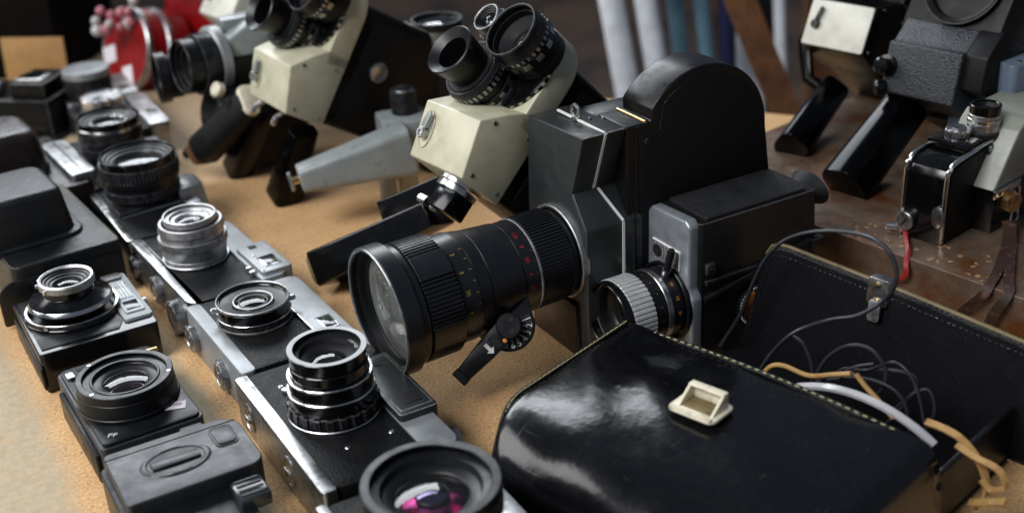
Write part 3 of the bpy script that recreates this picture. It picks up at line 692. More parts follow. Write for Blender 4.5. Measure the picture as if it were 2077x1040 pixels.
def turret_lens(parent, T, hood=True, small=False):
    if small:
        b, _ = lens(parent, (0, 0), [('mount_ring', 'plain', 12, 0, 8, 'black_metal'), ('focus_ring', 'knurl', 12.5, 8, 22, 'black_metal', 30, 1.0), ('front_ring', 'lip', 11, 22, 30, 'aluminium')], 9.6, 30, 4, 6, 'element_dark', T=T)
        gg = G(); seg_ring(gg, 12.4, 17, 21, 18, .5, T); obj('grip_inlay', gg, 'satin_chrome', b)
        return b
    if hood:
        b, _ = lens(parent, (0, 0), [('mount_ring', 'plain', 22, -2, 3, 'chrome'), ('aperture_ring', 'plain', 22.5, 3, 9, 'black_metal'), ('barrel_step', 'plain', 21.0, 9, 15, 'satin_black'), ('focus_ring', 'plain', 23.6, 15, 22, 'black_enamel'),
             ('collar', 'cone', 24.0, 22, 26, 'black_metal', 22.5)], 15.5, 27, 3, 11, 'element_dark', T=T, core='matte_black')
        obj('lens_hood', G().lathe([(15.4, 25), (15.8, 27), (19.0, 48), (19.4, 49), (18.6, 49.6), (12.2, 45.5), (12.0, 40), (12.0, 26)], 56, T=T, cap=False), 'satin_black', b)
        gg = G(); seg_ring(gg, 23.5, 16.5, 20.5, 34, .5, T); seg_ring(gg, 22.4, 4.5, 7.5, 14, .42, T, ph=.3); obj('grip_inlay', gg, 'satin_chrome', b)
        gg = G()
        for i, s in enumerate(('1.5', '2', '3', '5', '10', '15')): text_round(gg, s, 3.2, 21.2, R(200 + 20 * i), 12, T)
        obj('engraving', gg, 'white_mark', b)
        return b
    b, _ = lens(parent, (0, 0), [('mount_ring', 'plain', 20, -2, 4, 'black_metal'), ('aperture_ring', 'plain', 20.5, 4, 13, 'black_metal'), ('focus_ring', 'plain', 21.8, 13, 24, 'black_enamel'), ('barrel_step', 'cone', 21.8, 24, 29, 'black_metal', 21), ('front_ring', 'lip', 21.2, 29, 35, 'black_metal')], 19.6, 35, 14, 9, 'element_dark', T=T, steps=1, core='rubber')
    obj('rim_line', G().ring(19.7, 21.0, 34.6, 35.5, .3, T=T), 'black_metal', b)
    gg = G(); seg_ring(gg, 21.7, 20.5, 23.4, 30, .5, T); seg_ring(gg, 21.7, 14, 18.5, 12, .5, T, ph=.2); obj('grip_inlay', gg, 'satin_chrome', b)
    return b

def turret_camera(label, M, paint='cream_paint', plate=None, face=True, lenses=True, body_len=118, W=66, wrinkle=False):
    t = thing('movie_camera', label, 'movie camera', M, 'turret movie cameras')
    # front casting: side outline (y, z) swept across the width, with the round turret plate above the block
    prof = [(0, 0), (0, 39.3), (39, 52), (54.5, 34.6), (62, 24), (62, 0)]
    T = Matrix(((0, 0, -1, 0), (1, 0, 0, 0), (0, 1, 0, 0), (0, 0, 0, 1)))       # polygon xy -> local yz, extrusion -> -x
    hs = obj('front_casting', G().prism(prof, 0, W, 1.2, 3, T=T), paint, t)
    if plate:
        n_ = Vector((0, -12.7, 39)).normalized()
        hs = obj('face_plate', G().prism(rr(-W + .6, -.6, -20.2, 20.2, 2), 0, 1.4, .5, T=Tm((0, 19.5, 45.7), tuple(n_), (0, 1, .3))), plate, t)
    # small fittings on the near side of the casting
    for y_, z_ in ((6, 6), (6, 33), (50, 8), (44, 40)): obj('screw', G().lathe([(1.7, 0), (1.6, .6), (.01, .7)], 14, T=Tm((-.1, y_, z_), (1, 0, 0))), 'satin_chrome', t)
    obj('seam', G().box(-W - .3, .3, 61.6, 62.4, -.2, 23.0, 0), paint, t)
    pl = [(0, 52), (0, 96)] + [(-W / 2 + (W / 2) * math.cos(R(a)), 96 + 34 * math.sin(R(a))) for a in range(8, 180, 8)] + [(-W, 96), (-W, 52)]
    obj('turret_plate', G().prism(pl, 0, 22, 1.4, 3), paint, t)
    td = obj('turret_disc', G().lathe([(34, 21.5), (34, 24), (32.5, 25.2), (10, 26.5), (.01, 27)], 64, c=(-W / 2, 92)), 'black_enamel', t)
    gg = G(); seg_ring(gg, 33.6, 21.8, 24.2, 30, .45, Matrix.Translation((-W / 2, 92, 0)), .6); obj('turret_teeth', gg, 'cream_paint' if paint == 'cream_paint' else 'satin_chrome', td)
    if lenses:
        for k, (x, y, kind) in enumerate(((-44, 72, 'hood'), (-16, 104, 'plain'), (-56, 110, 'small'))):
            T_ = Matrix.Translation((x, y, 25))
            turret_lens(td, T_, hood=kind == 'hood', small=kind == 'small')
    bd = obj('body', G().prism(rr(-W + 3, -3, 2, 112, 5), -body_len, 0, 2.0, 3), 'black_paint' if not wrinkle else 'black_metal', t)
    obj('side_plate', G().prism(rr(8, 104, -body_len + 10, -12, 4), 0, 1.2, .4, T=Matrix(((0, 0, 1, -3.2), (1, 0, 0, 0), (0, 1, 0, 0), (0, 0, 0, 1)))), 'leatherette', bd)
    cp = obj('crank_boss', G().lathe([(9, 0), (9, 3), (7.5, 4.2), (6, 3.4), (.01, 3.4)], 36, T=Tm((-2.4, 62, -34), (1, 0, 0))), 'satin_chrome', bd)
    obj('counter_plate', G().box(-20, -6, 111.6, 112.8, -76, -52, .4), 'cream_paint', bd); obj('counter_window', G().box(-17, -9, 112.6, 113.2, -70, -58, .2), 'matte_black', bd)
    if face:
        # recessed release on the left end of the light face: face plane runs (y,z) (0,39.3)->(39,52)
        n = Vector((0, -12.7, 39)).normalized(); c0 = Vector((-W + 11, 21, 39.3 + 21 * 12.7 / 39))
        Tf = Tm(tuple(c0 + n * .15), tuple(n), (0, 1, .3))
        rc = obj('release_recess', G().lathe([(12.6, .5), (12, .7), (11.2, .1), (.01, -.0)], 40, T=Tf @ Matrix.Diagonal((.62, 1.1, 1, 1)), cap=False), paint, hs)
        obj('recess_shadow_plate', G().lathe([(8.8, .25), (8.6, .6), (.01, .6)], 36, T=Tf @ Matrix.Translation((.5, 1.5, 0)) @ Matrix.Diagonal((.55, 1.05, 1, 1)), cap=False), 'olive_grey', rc)
        obj('release_stem', G().lathe([(4, 0), (4, 5), (3.6, 5.6), (2.2, 5.6), (2.0, 4.6), (.01, 4.6)], 28, T=Tf @ Matrix.Translation((.5, -3.5, .3))), 'black_metal' if plate else 'satin_chrome', rc)
        lvr = obj('release_lever', G().prism(rr(-2, 2.2, 0, 15, 2), 0, 1.6, .5, T=Tf @ Matrix.Translation((.5, -2, 3.4)) @ Matrix.Rotation(R(-14), 4, 'Z')), 'black_metal' if plate else 'grey_paint', rc)
    return t

def world_to(t, p): return t.matrix_world.inverted() @ Vector(p) * 1000.0
def grip(parent, p0, p1, w, d, mt='gloss_grip', name='grip', taper=.85, cap=None, flare=1.1, rk=.36, ribs=0):
    """pistol grip between two world points (metres) as a rounded slab, mm sections"""
    bpy.context.view_layer.update()
    a, b = world_to(parent, p0), world_to(parent, p1)
    ax = (b - a); ln = ax.length
    lx = parent.matrix_world.to_3x3().inverted() @ Vector((.84, .54, 0))
    T = Tm(tuple(a), tuple(ax), tuple(lx))
    g_ = obj(name, G().prism(rr(-w / 2 * taper, w / 2 * taper, -d / 2, d / 2, min(w * taper, d) * rk), 0, ln, 1.6, 3, T=T, top=rr(-w / 2 * flare, w / 2 * flare, -d / 2 * flare, d / 2 * flare, min(w, d) * rk)), mt, parent)
    for i in range(ribs):
        z = ln * (.25 + .55 * i / max(1, ribs - 1)); k = taper + (flare - taper) * z / ln; k2 = 1 + (flare - 1) * z / ln
        obj('grip_rib', G().prism(rr(-w / 2 * k - .7, w / 2 * k + .7, -d / 2 * k2 - .7, d / 2 * k2 + .7, min(w * k, d) * rk), z - 1.2, z + 1.2, .5, T=T), mt, g_)
    if cap: obj('grip_cap', G().prism(rr(-w / 2 * flare * .94, w / 2 * flare * .94, -d / 2 * flare * .94, d / 2 * flare * .94, min(w, d) * .3), ln - .5, ln + 3, .8, T=T), cap, g_)
    return g_, T, ln

# centre: cream front, three lenses, beside the big black camera
tC = turret_camera('cream fronted movie camera with three turret lenses, leaning beside the black zoom camera',
    pose((-.0084, .788, .0956), ((.5786, .572, -.5814), (-.8153, .4258, -.3925), (.0231, .7011, .7127))))
# below its front: mount ring, clamp and the folded black handle with a worn tan end
mr = obj('mount_ring', G().lathe([(17, 0), (17, 3), (15.5, 4), (15.5, 8), (13, 9), (.01, 9)], 48, T=Tm((-26, .4, 17), (0, -1, 0))), 'chrome', tC)
cl = obj('mount_clamp', G().box(-37, -15, -24, -7, 6, 26, 1.5), 'black_enamel', tC)
for z in (9, 22): obj('clamp_bolt', G().lathe([(3.6, 0), (3.6, 9), (2.6, 10), (.01, 10)], 20, T=Tm((-41, -22, z), (-1, 0, 0))), 'chrome', cl)
grip(tC, (-.052, .835, .072), (-.145, .868, .016), 24, 34, 'black_enamel', 'folded_handle', .8, 'tan_edge', 1.2, rk=.10)
bl = grip(tC, (-.040, .850, .088), (-.088, .872, .060), 16, 36, 'black_enamel', 'handle_hinge', 1.0, rk=.08)

# behind left: second cream camera
tB = turret_camera('cream fronted movie camera standing on two black grips, left of the grey pistol grip',
    pose((-.1594, 1.0182, .0783), ((.5947, .4439, -.6703), (-.8029, .2849, -.5236), (-.0415, .8496, .5258))), body_len=135)
grip(tB, (-.176, 1.020, .075), (-.206, 1.045, .004), 30, 26, 'gloss_grip', 'grip', .55, None, 1.1)
grip(tB, (-.216, 1.07, .083), (-.262, 1.118, .004), 32, 24, 'gloss_grip', 'grip', .55, None, 1.0)
for x, z in ((-60, 26), (-26, 24)):
    k = obj('trigger', G().tube([(x, -1, z), (x - 2, -9, z + 5), (x + 1, -15, z + 7)], 2.6, 10), 'chrome', tB)

# far left back: third one, only its white face corner shows
tD = turret_camera('white fronted movie camera farthest back, cut off by the top edge above the grey head',
    pose((-.2526, 1.2445, .0896), ((.6287, .5881, -.5088), (-.7777, .48, -.406), (.0055, .6509, .7592))), 'white_paint')
grip(tD, (-.285, 1.245, .085), (-.30, 1.27, .003), 26, 22, 'gloss_grip', 'grip', .7)

# right back: white fronted camera
tW = turret_camera('white fronted movie camera with black release, at the top right',
    pose((.3338, 1.0403, .0891), ((.6129, .5184, -.5963), (-.7896, .4305, -.4373), (.03, .7389, .6732))), 'black_paint', 'white_paint')
grip(tW, (.293, 1.040, .082), (.2390, .966, .055), 26, 26, 'gloss_grip', 'grip', .8)
obj('grip_bracket', G().tube([(-66, 32, 34), (-74, 8, 26), (-60, -22, 14), (-40, -28, 12)], 7, 12, flat=.7), 'gloss_grip', tW)

# right back: black wrinkle finished camera
tK = thing('movie_camera', 'black wrinkle finish movie camera with thick black grip, behind the small chrome edged one', 'movie camera',
    pose((.3643, .8938, .0989), ((.6075, .3909, -.6915), (-.794, .3223, -.5154), (.0214, .8622, .5062))), 'turret movie cameras')
Tp = Matrix(((0, 0, -1, 0), (1, 0, 0, 0), (0, 1, 0, 0), (0, 0, 0, 1)))
fc = obj('front_casting', G().prism([(0, -6), (0, 39), (37, 51), (40, 46), (60, 40), (60, -6)], 2, 66, 1.6, 3, T=Tp), 'wrinkle_black', tK)
obj('wide_casting', G().prism([(14, -8), (14, 38), (39, 46), (64, 38), (64, -8)], -16, 3, 1.5, 3, T=Tp), 'deep_black', tK)
obj('upper_plate', G().prism(rr(-70, 14, 40, 140, 20), -6, 39, 2, 3), 'deep_black', tK)
lr = obj('lens_mount', G().lathe([(32, 38), (32, 44), (30.5, 45), (27, 43), (25, 36), (.01, 36)], 64, c=(-27, 92)), 'deep_black', tK)
obj('mount_rim', G().ring(31, 32.6, 43.4, 44.8, .3, 64, c=(-27, 92)), 'black_metal', lr)
obj('body', G().prism(rr(-64, 20, -4, 132, 5), -118, -8, 2, 3), 'black_paint', tK)
obj('body_ridge', G().box(20, 22.4, 0, 128, -12, -8, .5), 'satin_chrome', tK)
n = Vector((0, -12, 37)).normalized()
kb = obj('release_knob', G().lathe([(8.5, 0), (8.5, 2), (5.6, 2.6), (5.6, 8), (6.4, 9), (6.4, 11), (4.6, 12.4), (.01, 12.6)], 36, T=Tm((-63, 19, 45.6), tuple(n))), 'black_enamel', fc)
obj('second_knob', G().lathe([(6, 0), (6, 6), (4.4, 7.4), (.01, 7.6)], 30, T=Tm((-64, 3, 39), (-.6, -.3, .6))), 'black_enamel', fc)
gK, Tg, ln = grip(tK, (.3235, .932, .104), (.2600, .877, .056), 34, 36, 'gloss_grip', 'grip', .72, None, 1.05)

# left: grey headed movie camera with lenses turned left and a fat ribbed grip
t = thing('movie_camera', 'grey headed movie camera with black lenses facing left and a fat black handle', 'movie camera', yaw_frame(-268, 1128, 0, 30))
# local: x back, -x lens direction, y left-back, z up
bd = obj('body', G().prism(rr(-10, 90, -30, 34, 6), 52, 118, 3, 3), 'black_paint', t)
hd = obj('prism_head', G().prism([(-12, 100), (0, 132), (28, 146), (58, 146), (58, 100)], -22, 26, 2.5, 3, T=Matrix(((1, 0, 0, 0), (0, 0, -1, 0), (0, 1, 0, 0), (0, 0, 0, 1)))), 'grey_paint', t)
obj('head_ridge', G().box(8, 36, -10, 10, 136, 149, 2.5), 'silver_paint', hd)
obj('mount_collar', G().lathe([(32, 0), (32, 8), (29, 10), (.01, 10)], 56, T=Tm((2, -4, 112), (-1, -.1, .05))), 'silver_paint', hd)
lens(t, (0, 0), [('mount_ring', 'plain', 27, 0, 10, 'black_metal'), ('focus_ring', 'knurl', 28, 10, 22, 'black_metal', 48), ('front_ring', 'lip', 25, 22, 36, 'satin_black')], 22.5, 36, 14, 13, 'element_dark', T=Tm((-2, -8, 112), (-1, -.12, .06)))
lens(t, (0, 0), [('mount_ring', 'plain', 20, 0, 18, 'black_metal'), ('focus_ring', 'knurl', 21, 18, 30, 'black_metal', 40), ('front_ring', 'lip', 24, 30, 40, 'satin_black')], 21.5, 40, 12, 10, 'element_dark', T=Tm((-8, 38, 92), (-1, .1, 0)))
obj('magazine', G().lathe([(46, -22), (48, -20), (48, 20), (46, 22), (.01, 22)], 64, T=Tm((30, 0, 50), (0, 1, 0))), 'black_paint', t)
hb = obj('handle_bracket', G().box(-14, 30, -62, -30, 66, 92, 3), 'black_metal', t)
obj('cream_stud', G().lathe([(7, 0), (7, 6), (5, 7.5), (.01, 7.5)], 24, T=Tm((-14, -46, 96), (-1, -.3, .5))), 'cream_plastic', hb)
gh, Tg, ln = grip(t, (-.226, 1.072, .088), (-.288, 1.108, .030), 31, 31, 'rubber', 'handle', .95, None, 1.0)
obj('handle_collar', G().prism(rr(-15, 15, -15, 15, 8), -3, 3, 1, T=Tg), 'cream_plastic', gh)
obj('handle_foot', G().prism(rr(-15, 15, -15, 15, 9), ln - 1, ln + 13, 2, 3, T=Tg, top=rr(-10, 10, -10, 10, 6)), 'wood', gh)
obj('foot_screw', G().lathe([(7, ln + 12), (7, ln + 18), (5, ln + 19), (.01, ln + 19)], 24, T=Tg @ Matrix.Translation((5, -5, 0))), 'chrome', gh)

# grey pistol grip with wing screw and upright leg, under the cream camera's left side
t = thing('pistol_grip', 'grey painted metal pistol grip with wing screw, leaning between the two cream cameras', 'grip', yaw_frame(-90, 1015, 0, 18))
bpy.context.view_layer.update()
a, b = world_to(t, (-.083, .998, .066)), world_to(t, (-.176, .970, .050))
T = Tm(tuple(a), tuple(b - a), (0, 0, 1)); ln = (b - a).length
hn = obj('handle', G().prism(rr(-16, 16, -25, 19, 6), 0, ln, 2.5, 3, T=T, top=rr(-11, 11, -10, 11, 5)), 'grey_paint', t)
wg = obj('wing_screw', G().lathe([(3.4, ln - 1), (3.4, ln + 6), (.01, ln + 6)], 18, T=T), 'brass', hn)
obj('wing', G().prism(rr(-2, 2, -9, 9, 2), ln + 6, ln + 9, .8, T=T), 'silver_paint', wg)
tr = obj('trigger', G().prism(rr(-10, 10, -14, 14, 5), 4, 22, 3, 4, T=T @ Matrix.Translation((-6, 2, 2))), 'blue_grey', hn)
obj('trigger_guard', G().tube([(-3, 14, 3), (-3, 17, 14), (-3, 10, 26), (-3, -6, 24)], 2.2, 8, T=T @ Matrix.Translation((-9, 0, 0))), 'silver_paint', hn)
obj('mount_block', G().box(-16, 28, -8, 34, 62, 82, 3), 'grey_paint', t)
kn = obj('clamp_knob', G().knurl(10.5, 11.5, 82, 103, 30, c=(8, 18)), 'black_metal', t)
obj('knob_cap', G().lathe([(9.5, 103), (9, 104.4), (.01, 104.8)], 32, c=(8, 18)), 'satin_chrome', kn)
obj('leg', G().prism(rr(-22, -8, 0, 16, 3), 0, 62, 1.5), 'grey_paint', t)
obj('cream_panel', G().box(-4, 14, 10, 18, 0, 62, 1), 'cream_paint', t)

# upright lens with filter behind
t = thing('movie_lens', 'dark upright lens with silver rim and clear filter, behind the cream camera', 'lens', yaw_frame(-58, 1115, 0, 20))
lens(t, (0, 0), [('base', 'plain', 28, 0, 62, 'black_metal'), ('barrel_lower', 'plain', 21, 62, 108, 'black_metal'), ('focus_ring', 'knurl', 23.5, 108, 124, 'satin_black', 60), ('silver_band', 'plain', 23.8, 124, 136, 'satin_chrome'), ('filter_ring', 'lip', 24.4, 136, 143, 'black_metal')], 21.8, 143, 3, 20, 'element_dark', steps=1, elem_r=.6)

# ------------------------------------------------------------------ the big black camera with its zoom lens
tZ = thing('movie_camera', 'large black movie camera with half round magazine, white stripes and long zoom lens', 'movie camera', yaw_frame(46, 736, 0, 29))
# local: x back along the body, y left-back, z up; the lens looks along -x
Tx = Matrix(((0, 0, 1, 0), (1, 0, 0, 0), (0, 1, 0, 0), (0, 0, 0, 1)))        # polygon (y,z), extruded along x
sec = [(0, 3), (-5.5, 98), (10.5, 119), (-5.0, 163), (63, 160), (67, 100), (68, 3)]
bd = obj('front_housing', G().prism(sec, 0, 34, 1.4, 3, T=Tx), 'charcoal_paint', tZ)
Ty = Matrix(((1, 0, 0, 0), (0, 0, 1, 0), (0, 1, 0, 0), (0, 0, 0, 1)))        # polygon (x,z), extruded along y
arc = [(98 + 54 * math.cos(R(a)), 139 + 53 * math.sin(R(a))) for a in range(0, 146, 6)]
side = [(34, 3), (150, 3), (160, 40), (158, 100)] + arc + [(54.5, 162), (34, 162)]
mg = obj('film_magazine', G().prism(side, -4.5, 30, 2.2, 4, T=Ty), 'black_paint', tZ)
obj('side_cover', G().prism([(44, 8), (146, 8), (154, 42), (152, 100)] + [(98 + 49 * math.cos(R(a)), 139 + 48 * math.sin(R(a))) for a in range(4, 142, 6)] + [(60, 156), (44, 156)], -5.6, -4, .6, T=Ty), 'leatherette', mg)
obj('rear_body', G().box(34.2, 150, 30, 60, 3, 158, 2), 'black_paint', tZ)
for x_, z_ in ((50, 14), (140, 14), (50, 150), (146, 60)): obj('screw', G().lathe([(2.2, 0), (2.0, .8), (.01, .9)], 18, T=Tm((x_, -5.5, z_), (0, -1, 0))), 'black_metal', mg)
obj('door_latch', G().lathe([(9, 0), (9, 1.6), (8, 2.4), (.01, 2.4)], 32, T=Tm((76, -5.5, 92), (0, -1, 0))), 'black_metal', mg)
obj('latch_key', G().prism(rr(-7, 7, -1.6, 1.6, 1.5), 2.2, 4.4, .6, T=Tm((76, -5.5, 92), (0, -1, 0))), 'black_metal', mg)
obj('door_seam', G().box(41.4, 42.2, -4.9, -4.2, 8, 158, 0), 'matte_black', mg)
obj('arch_trim', G().tube([(50, -3, 162.6), (50, 29, 162.6)], 1.0, 8), 'brass', mg)
lb = obj('side_block', G().prism([(-6, 4), (-6, 98), (12, 122), (12, 4)], .6, 46, 1.2, 3, T=Tx), 'charcoal_paint', tZ)
lb2 = obj('block_end', G().prism([(-6.6, 4), (-6.6, 98.6), (12, 123.2), (12, 4)], 38, 41.2, .8, 2, T=Tx), 'black_metal', tZ)
# white stripe pieces, laid proud of the faces they run over
obj('stripe', G().box(16.6, 18.4, -4.2, 52, 161.9, 163.3, .2), 'white_line', bd)
def strip3(p, q, off): 
    p, q, off = Vector(p), Vector(q), Vector(off)
    g_ = G(); g_.ribbon([tuple(p + off), tuple(q + off)], 1.8, .7, (1, 0, 0)); return g_
obj('stripe', strip3((17.5, -5.0, 162.6), (17.5, 10.3, 120), (0, -.5, 0)), 'white_line', bd)
obj('stripe', strip3((20, 9.4, 119.4), (30, -5.8, 98.4), (0, -.35, .35)), 'white_line', lb)
obj('stripe', strip3((30, -6.2, 98), (30, -6.2, 10), (0, -.2, 0)), 'white_line', lb)
ey = obj('strap_eyelet', G().tube([(8 * 0 + 17.5, 30 + 4.2 * math.cos(R(a)), 168 + 4.2 * math.sin(R(a))) for a in range(0, 361, 20)], 1.3, 8), 'satin_chrome', tZ)
obj('eyelet_foot', G().lathe([(3, 162), (3, 163.5), (2, 164), (.01, 164)], 16, c=(17.5, 30)), 'satin_chrome', ey)
for x, y in ((26, 26), (34, 22)): obj('screw', G().lathe([(1.3, 161.6), (1.2, 162.6), (.01, 162.7)], 14, c=(x, y)), 'satin_chrome', tZ)
obj('leather_skirt', G().prism([(6, 0), (2, 4), (4, 40), (60, 40), (62, 0)], -3, 0, 1, 2, T=Tx), 'brown_leather', tZ)
obj('base', G().box(2, 150, 2, 60, 0, 4, 1), 'rubber', tZ)

# zoom lens: local z along -x of the camera
TL = Matrix.Translation((0, 25, 72.5)) @ Matrix(((0, 0, -1, 0), (1, 0, 0, 0), (0, 1, 0, 0), (0, 0, 0, 1)))
TL = Tm((1, 27, 72.5), (-1, -0.01, -0.035), (0, 0, 1))
b, _ = lens(tZ, (0, 0), [('mount_flange', 'plain', 33.5, -2, 4, 'aluminium'), ('rear_sleeve', 'plain', 30, 4, 9, 'satin_black'), ('zoom_ring', 'knurl', 32.4, 9, 34, 'lens_barrel', 84, 1.1, .55), ('knurl_line', 'knurl', 32.6, 34, 35.6, 'aluminium', 120, .4),
     ('aperture_scale', 'plain', 31.8, 35.6, 47, 'lens_barrel'), ('main_barrel', 'cone', 32.6, 47.4, 72, 'lens_barrel', 34.6), ('barrel_front', 'cone', 35.0, 72.5, 82, 'lens_barrel', 36.4), ('focus_scale', 'plain', 36.9, 82, 95, 'lens_barrel'),
     ('front_collar', 'plain', 40.2, 121, 127, 'lens_barrel'), ('front_bezel', 'lip', 43.6, 127, 139, 'lens_barrel')], 40.6, 139, 10, 36, 'element_dark', T=TL, steps=2, n=80, glass_h=6, elem_r=.8, gmat='dusty_glare_glass')
obj('rim_line', G().ring(41.2, 43.2, 138.3, 139.9, .5, 80, T=TL), 'satin_chrome', b)
obj('glass_retainer', G().ring(35.0, 37.4, 128.0, 129.8, .4, 80, T=TL), 'satin_black', b)
obj('inner_ring', G().ring(24.5, 27.5, 117, 119, .4, 80, T=TL), 'satin_black', b)
fg = G(); nb = 90
gaps = lambda u: (u * 5) % 1.0 > .58
fg.knurl(38.6, 40.4, 96, 120, nb, .55, T=TL, gaps=gaps, solid=False); obj('focus_grip', fg, 'lens_barrel', b)
# markings: which side faces the viewer is angle -150..-20 in the lens frame
gy = G(); gr_ = G(); gw = G(); gn = G()
def vis(a): return R(a)
for i, s in enumerate(('2', '3', '20', '6', '5', '4', '3', '2.5')): text_round(gy, s, 3.9, 37.1, vis(62 - 21 * i), 91, TL, turn=R(180))
for i in range(14): text_round(gy, 'I', 3.0, 37.1, vis(66 - 12 * i), 84.5, TL, turn=R(180))
for i, s in enumerate(('120', '8', '80', '4', '60')): text_round(gr_, s, 3.9, 32.0, vis(66 - 17 * i), 42.5, TL, turn=R(180))
for i in range(7): text_round(gr_, 'I', 2.6, 32.0, vis(70 - 14 * i), 37.6, TL, turn=R(180))
text_round(gn, '15', 4.4, 32.0, vis(-20), 41.5, TL, turn=R(180)); text_round(gn, '10', 4.4, 32.0, vis(-38), 41.5, TL, turn=R(180))
obj('focus_numbers', gy, 'yellow_mark', b); obj('aperture_numbers', gr_, 'red_mark', b); obj('zoom_numbers', gn, 'green_mark', b)
gg = G(); text_face(gg, '1:2  15-120', 3.0, 38.6, R(-60), 133.4, TL); obj('engraving', gg, 'white_mark', b)
obj('support_foot', G().box(-13, 13, -44, -31, 40, 70, 2, T=TL), 'black_metal', b)

# lever and dial under the lens: a plate that faces the viewer, hung from the lens
n = Vector((-.05, -.86, .5)).normalized()
bpy.context.view_layer.update()
cen = world_to(tZ, (-.0042, .7005, .0485)); nl = tZ.matrix_world.to_3x3().inverted() @ n; ul = tZ.matrix_world.to_3x3().inverted() @ Vector((0, .5, .86))
TD = Tm(tuple(cen), tuple(nl), tuple(ul))        # x right, y up, z to viewer
pt = [(-12 - 3, -2), (-12 - 3, 18), (-2, 24), (11, 27)] + [(17 * math.cos(R(a)), 17 * math.sin(R(a))) for a in range(20, -131, -10)]
dp = obj('dial_plate', G().prism(pt, -5, 0, .6, 2, T=TD), 'satin_black', tZ)
obj('dial_back', G().lathe([(15, -12), (15, -5), (.01, -5)], 40, T=TD), 'black_metal', dp)
ir = G(); a_ = [(15.2 * math.cos(R(a)), 15.2 * math.sin(R(a))) for a in range(30, -131, -10)] + [(8.6 * math.cos(R(a)), 8.6 * math.sin(R(a))) for a in range(-130, 31, 10)]
ir.prism(a_, -.4, .25, 0, T=TD); obj('dial_scale', ir, 'matte_black', dp)
gg = G()
for i, s in enumerate(('1', '2', '3', '4', '5', '6', '8', '9')):
    a = R(18 - 20 * i); text_flat(gg, s, 5.6, TD @ Matrix.Translation((13.2 * math.cos(a), 13.2 * math.sin(a), .4)) @ Matrix.Rotation(a + R(90), 4, 'Z'))
    text_flat(gg, 'I', 3.6, TD @ Matrix.Translation((10.3 * math.cos(a), 10.3 * math.sin(a), .4)) @ Matrix.Rotation(a + R(90), 4, 'Z'))
obj('dial_numbers', gg, 'white_mark', dp)
TLv = TD @ Matrix.Rotation(R(-136), 4, 'Z') @ Matrix.Translation((0, 0, .8))
lv = obj('lever', G().prism([(-5, -7.5), (22, -7), (43, -5.2), (43, 5.2), (22, 7), (-5, 7.5)], 0, 5, .8, 2, T=TLv), 'satin_black', dp)
obj('lever_tip', G().box(42.5, 48, -5.6, 5.6, -1, 5.6, .6, T=TLv), 'rubber', lv)
obj('lever_window', G().box(11, 16, -3.8, 5.4, 4.8, 5.35, .15, T=TLv), 'matte_black', lv)
gg = G(); gg.prism([(17, -2), (19.4, -2), (19.4, 3), (21.4, 3), (18.2, 6.2), (15, 3), (17, 3)], 5.0, 5.4, 0, T=TLv @ Matrix.Translation((1.2, -1, 0))); obj('lever_arrow', gg, 'white_mark', lv)
obj('index_dot', G().lathe([(1.6, 4.8), (1.4, 5.8), (.01, 6)], 14, c=(8.6, 4.8), T=TLv), 'orange_mark', lv)
pv = obj('pivot_nut', G().lathe([(8.2, 4.6), (8.2, 9), (7.6, 9.6), (.01, 9.6)], 40, T=TLv), 'satin_black', lv)
for a in (80, 200, 320): obj('nut_hole', G().lathe([(1.5, 9.5), (1.5, 9.9), (.01, 9.9)], 14, T=TLv @ Matrix.Translation((4.4 * math.cos(R(a)), 4.4 * math.sin(R(a)), 0))), 'matte_black', pv)

# ------------------------------------------------------------------ super 8 camera
t = thing('super_eight_camera', 'small black home movie camera with brushed silver front and ribbed silver lens ring', 'movie camera', yaw_frame(117.9, 714, 0, 29))
# local x back, y left-back, z up, front face x=0
obj('body', G().prism(rr(7, 112, 1, 53, 3), 0, 104, 2.6, 4, top=rr(7, 106, 3, 51, 3)), 'worn_highlight_black', t)
obj('top_cover', G().prism(rr(14, 100, 6, 48, 3), 103.6, 106, .8), 'grey_leatherette', t)
ff = obj('front_plate', G().prism([(0, 0), (52, 0), (52, 52), (50, 100), (46, 105), (9, 107), (4.5, 103), (4.5, 58), (0, 52)], -1, 8, 2.0, 4, T=Tx), 'brushed_silver', t)
# honeycomb light cell
ce = obj('meter_cell', G().box(-2.2, -.8, 13, 43, 69, 83, .5), 'white_line', ff)
gg = G()
for i in range(15): gg.box(-2.7, -2.1, 14.2 + i * 1.95, 14.8 + i * 1.95, 69.8, 82.2, 0)
for j in range(7): gg.box(-2.75, -2.1, 13.8, 42.4, 70.6 + j * 1.8, 71.2 + j * 1.8, 0)
obj('cell_grid', gg, 'ink', ce)
obj('cell_eye', G().lathe([(4.2, 0), (4.2, 1), (3.4, 1.2), (.01, .4)], 28, T=Tm((-2.2, 36.5, 76), (-1, 0, 0))), 'matte_black', ce)
obj('red_logo', G().lathe([(2.6, 0), (2.6, .4), (.01, .4)], 20, T=Tm((-1.0, 8, 51), (-1, 0, 0))), 'red_mark', ff)
TS = Tm((0, 27.5, 42), (-1, 0, 0), (0, 0, 1))
b, _ = lens(t, (0, 0), [('mount_ring', 'plain', 27.5, 0, 4, 'satin_black'), ('aperture_ring', 'plain', 24.5, 4, 13, 'satin_black'), ('silver_band', 'plain', 25.2, 13, 17.5, 'satin_chrome'), ('focus_ring', 'plain', 24.4, 17.5, 27, 'satin_black'),
     ('ribbed_ring', 'knurl', 25.6, 27, 44, 'bright_silver', 46, .9, .62), ('front_ring', 'lip', 25.2, 44, 50, 'black_enamel')], 23.6, 50, 15, 16, 'element_amber', T=TS, steps=2, elem_r=.95)
gg = G()
for i, s in enumerate(('8', '10', '15', '20', '30')): text_round(gg, s, 3.4, 24.65, R(78 - 24 * i), 8.5, TS, turn=R(180))
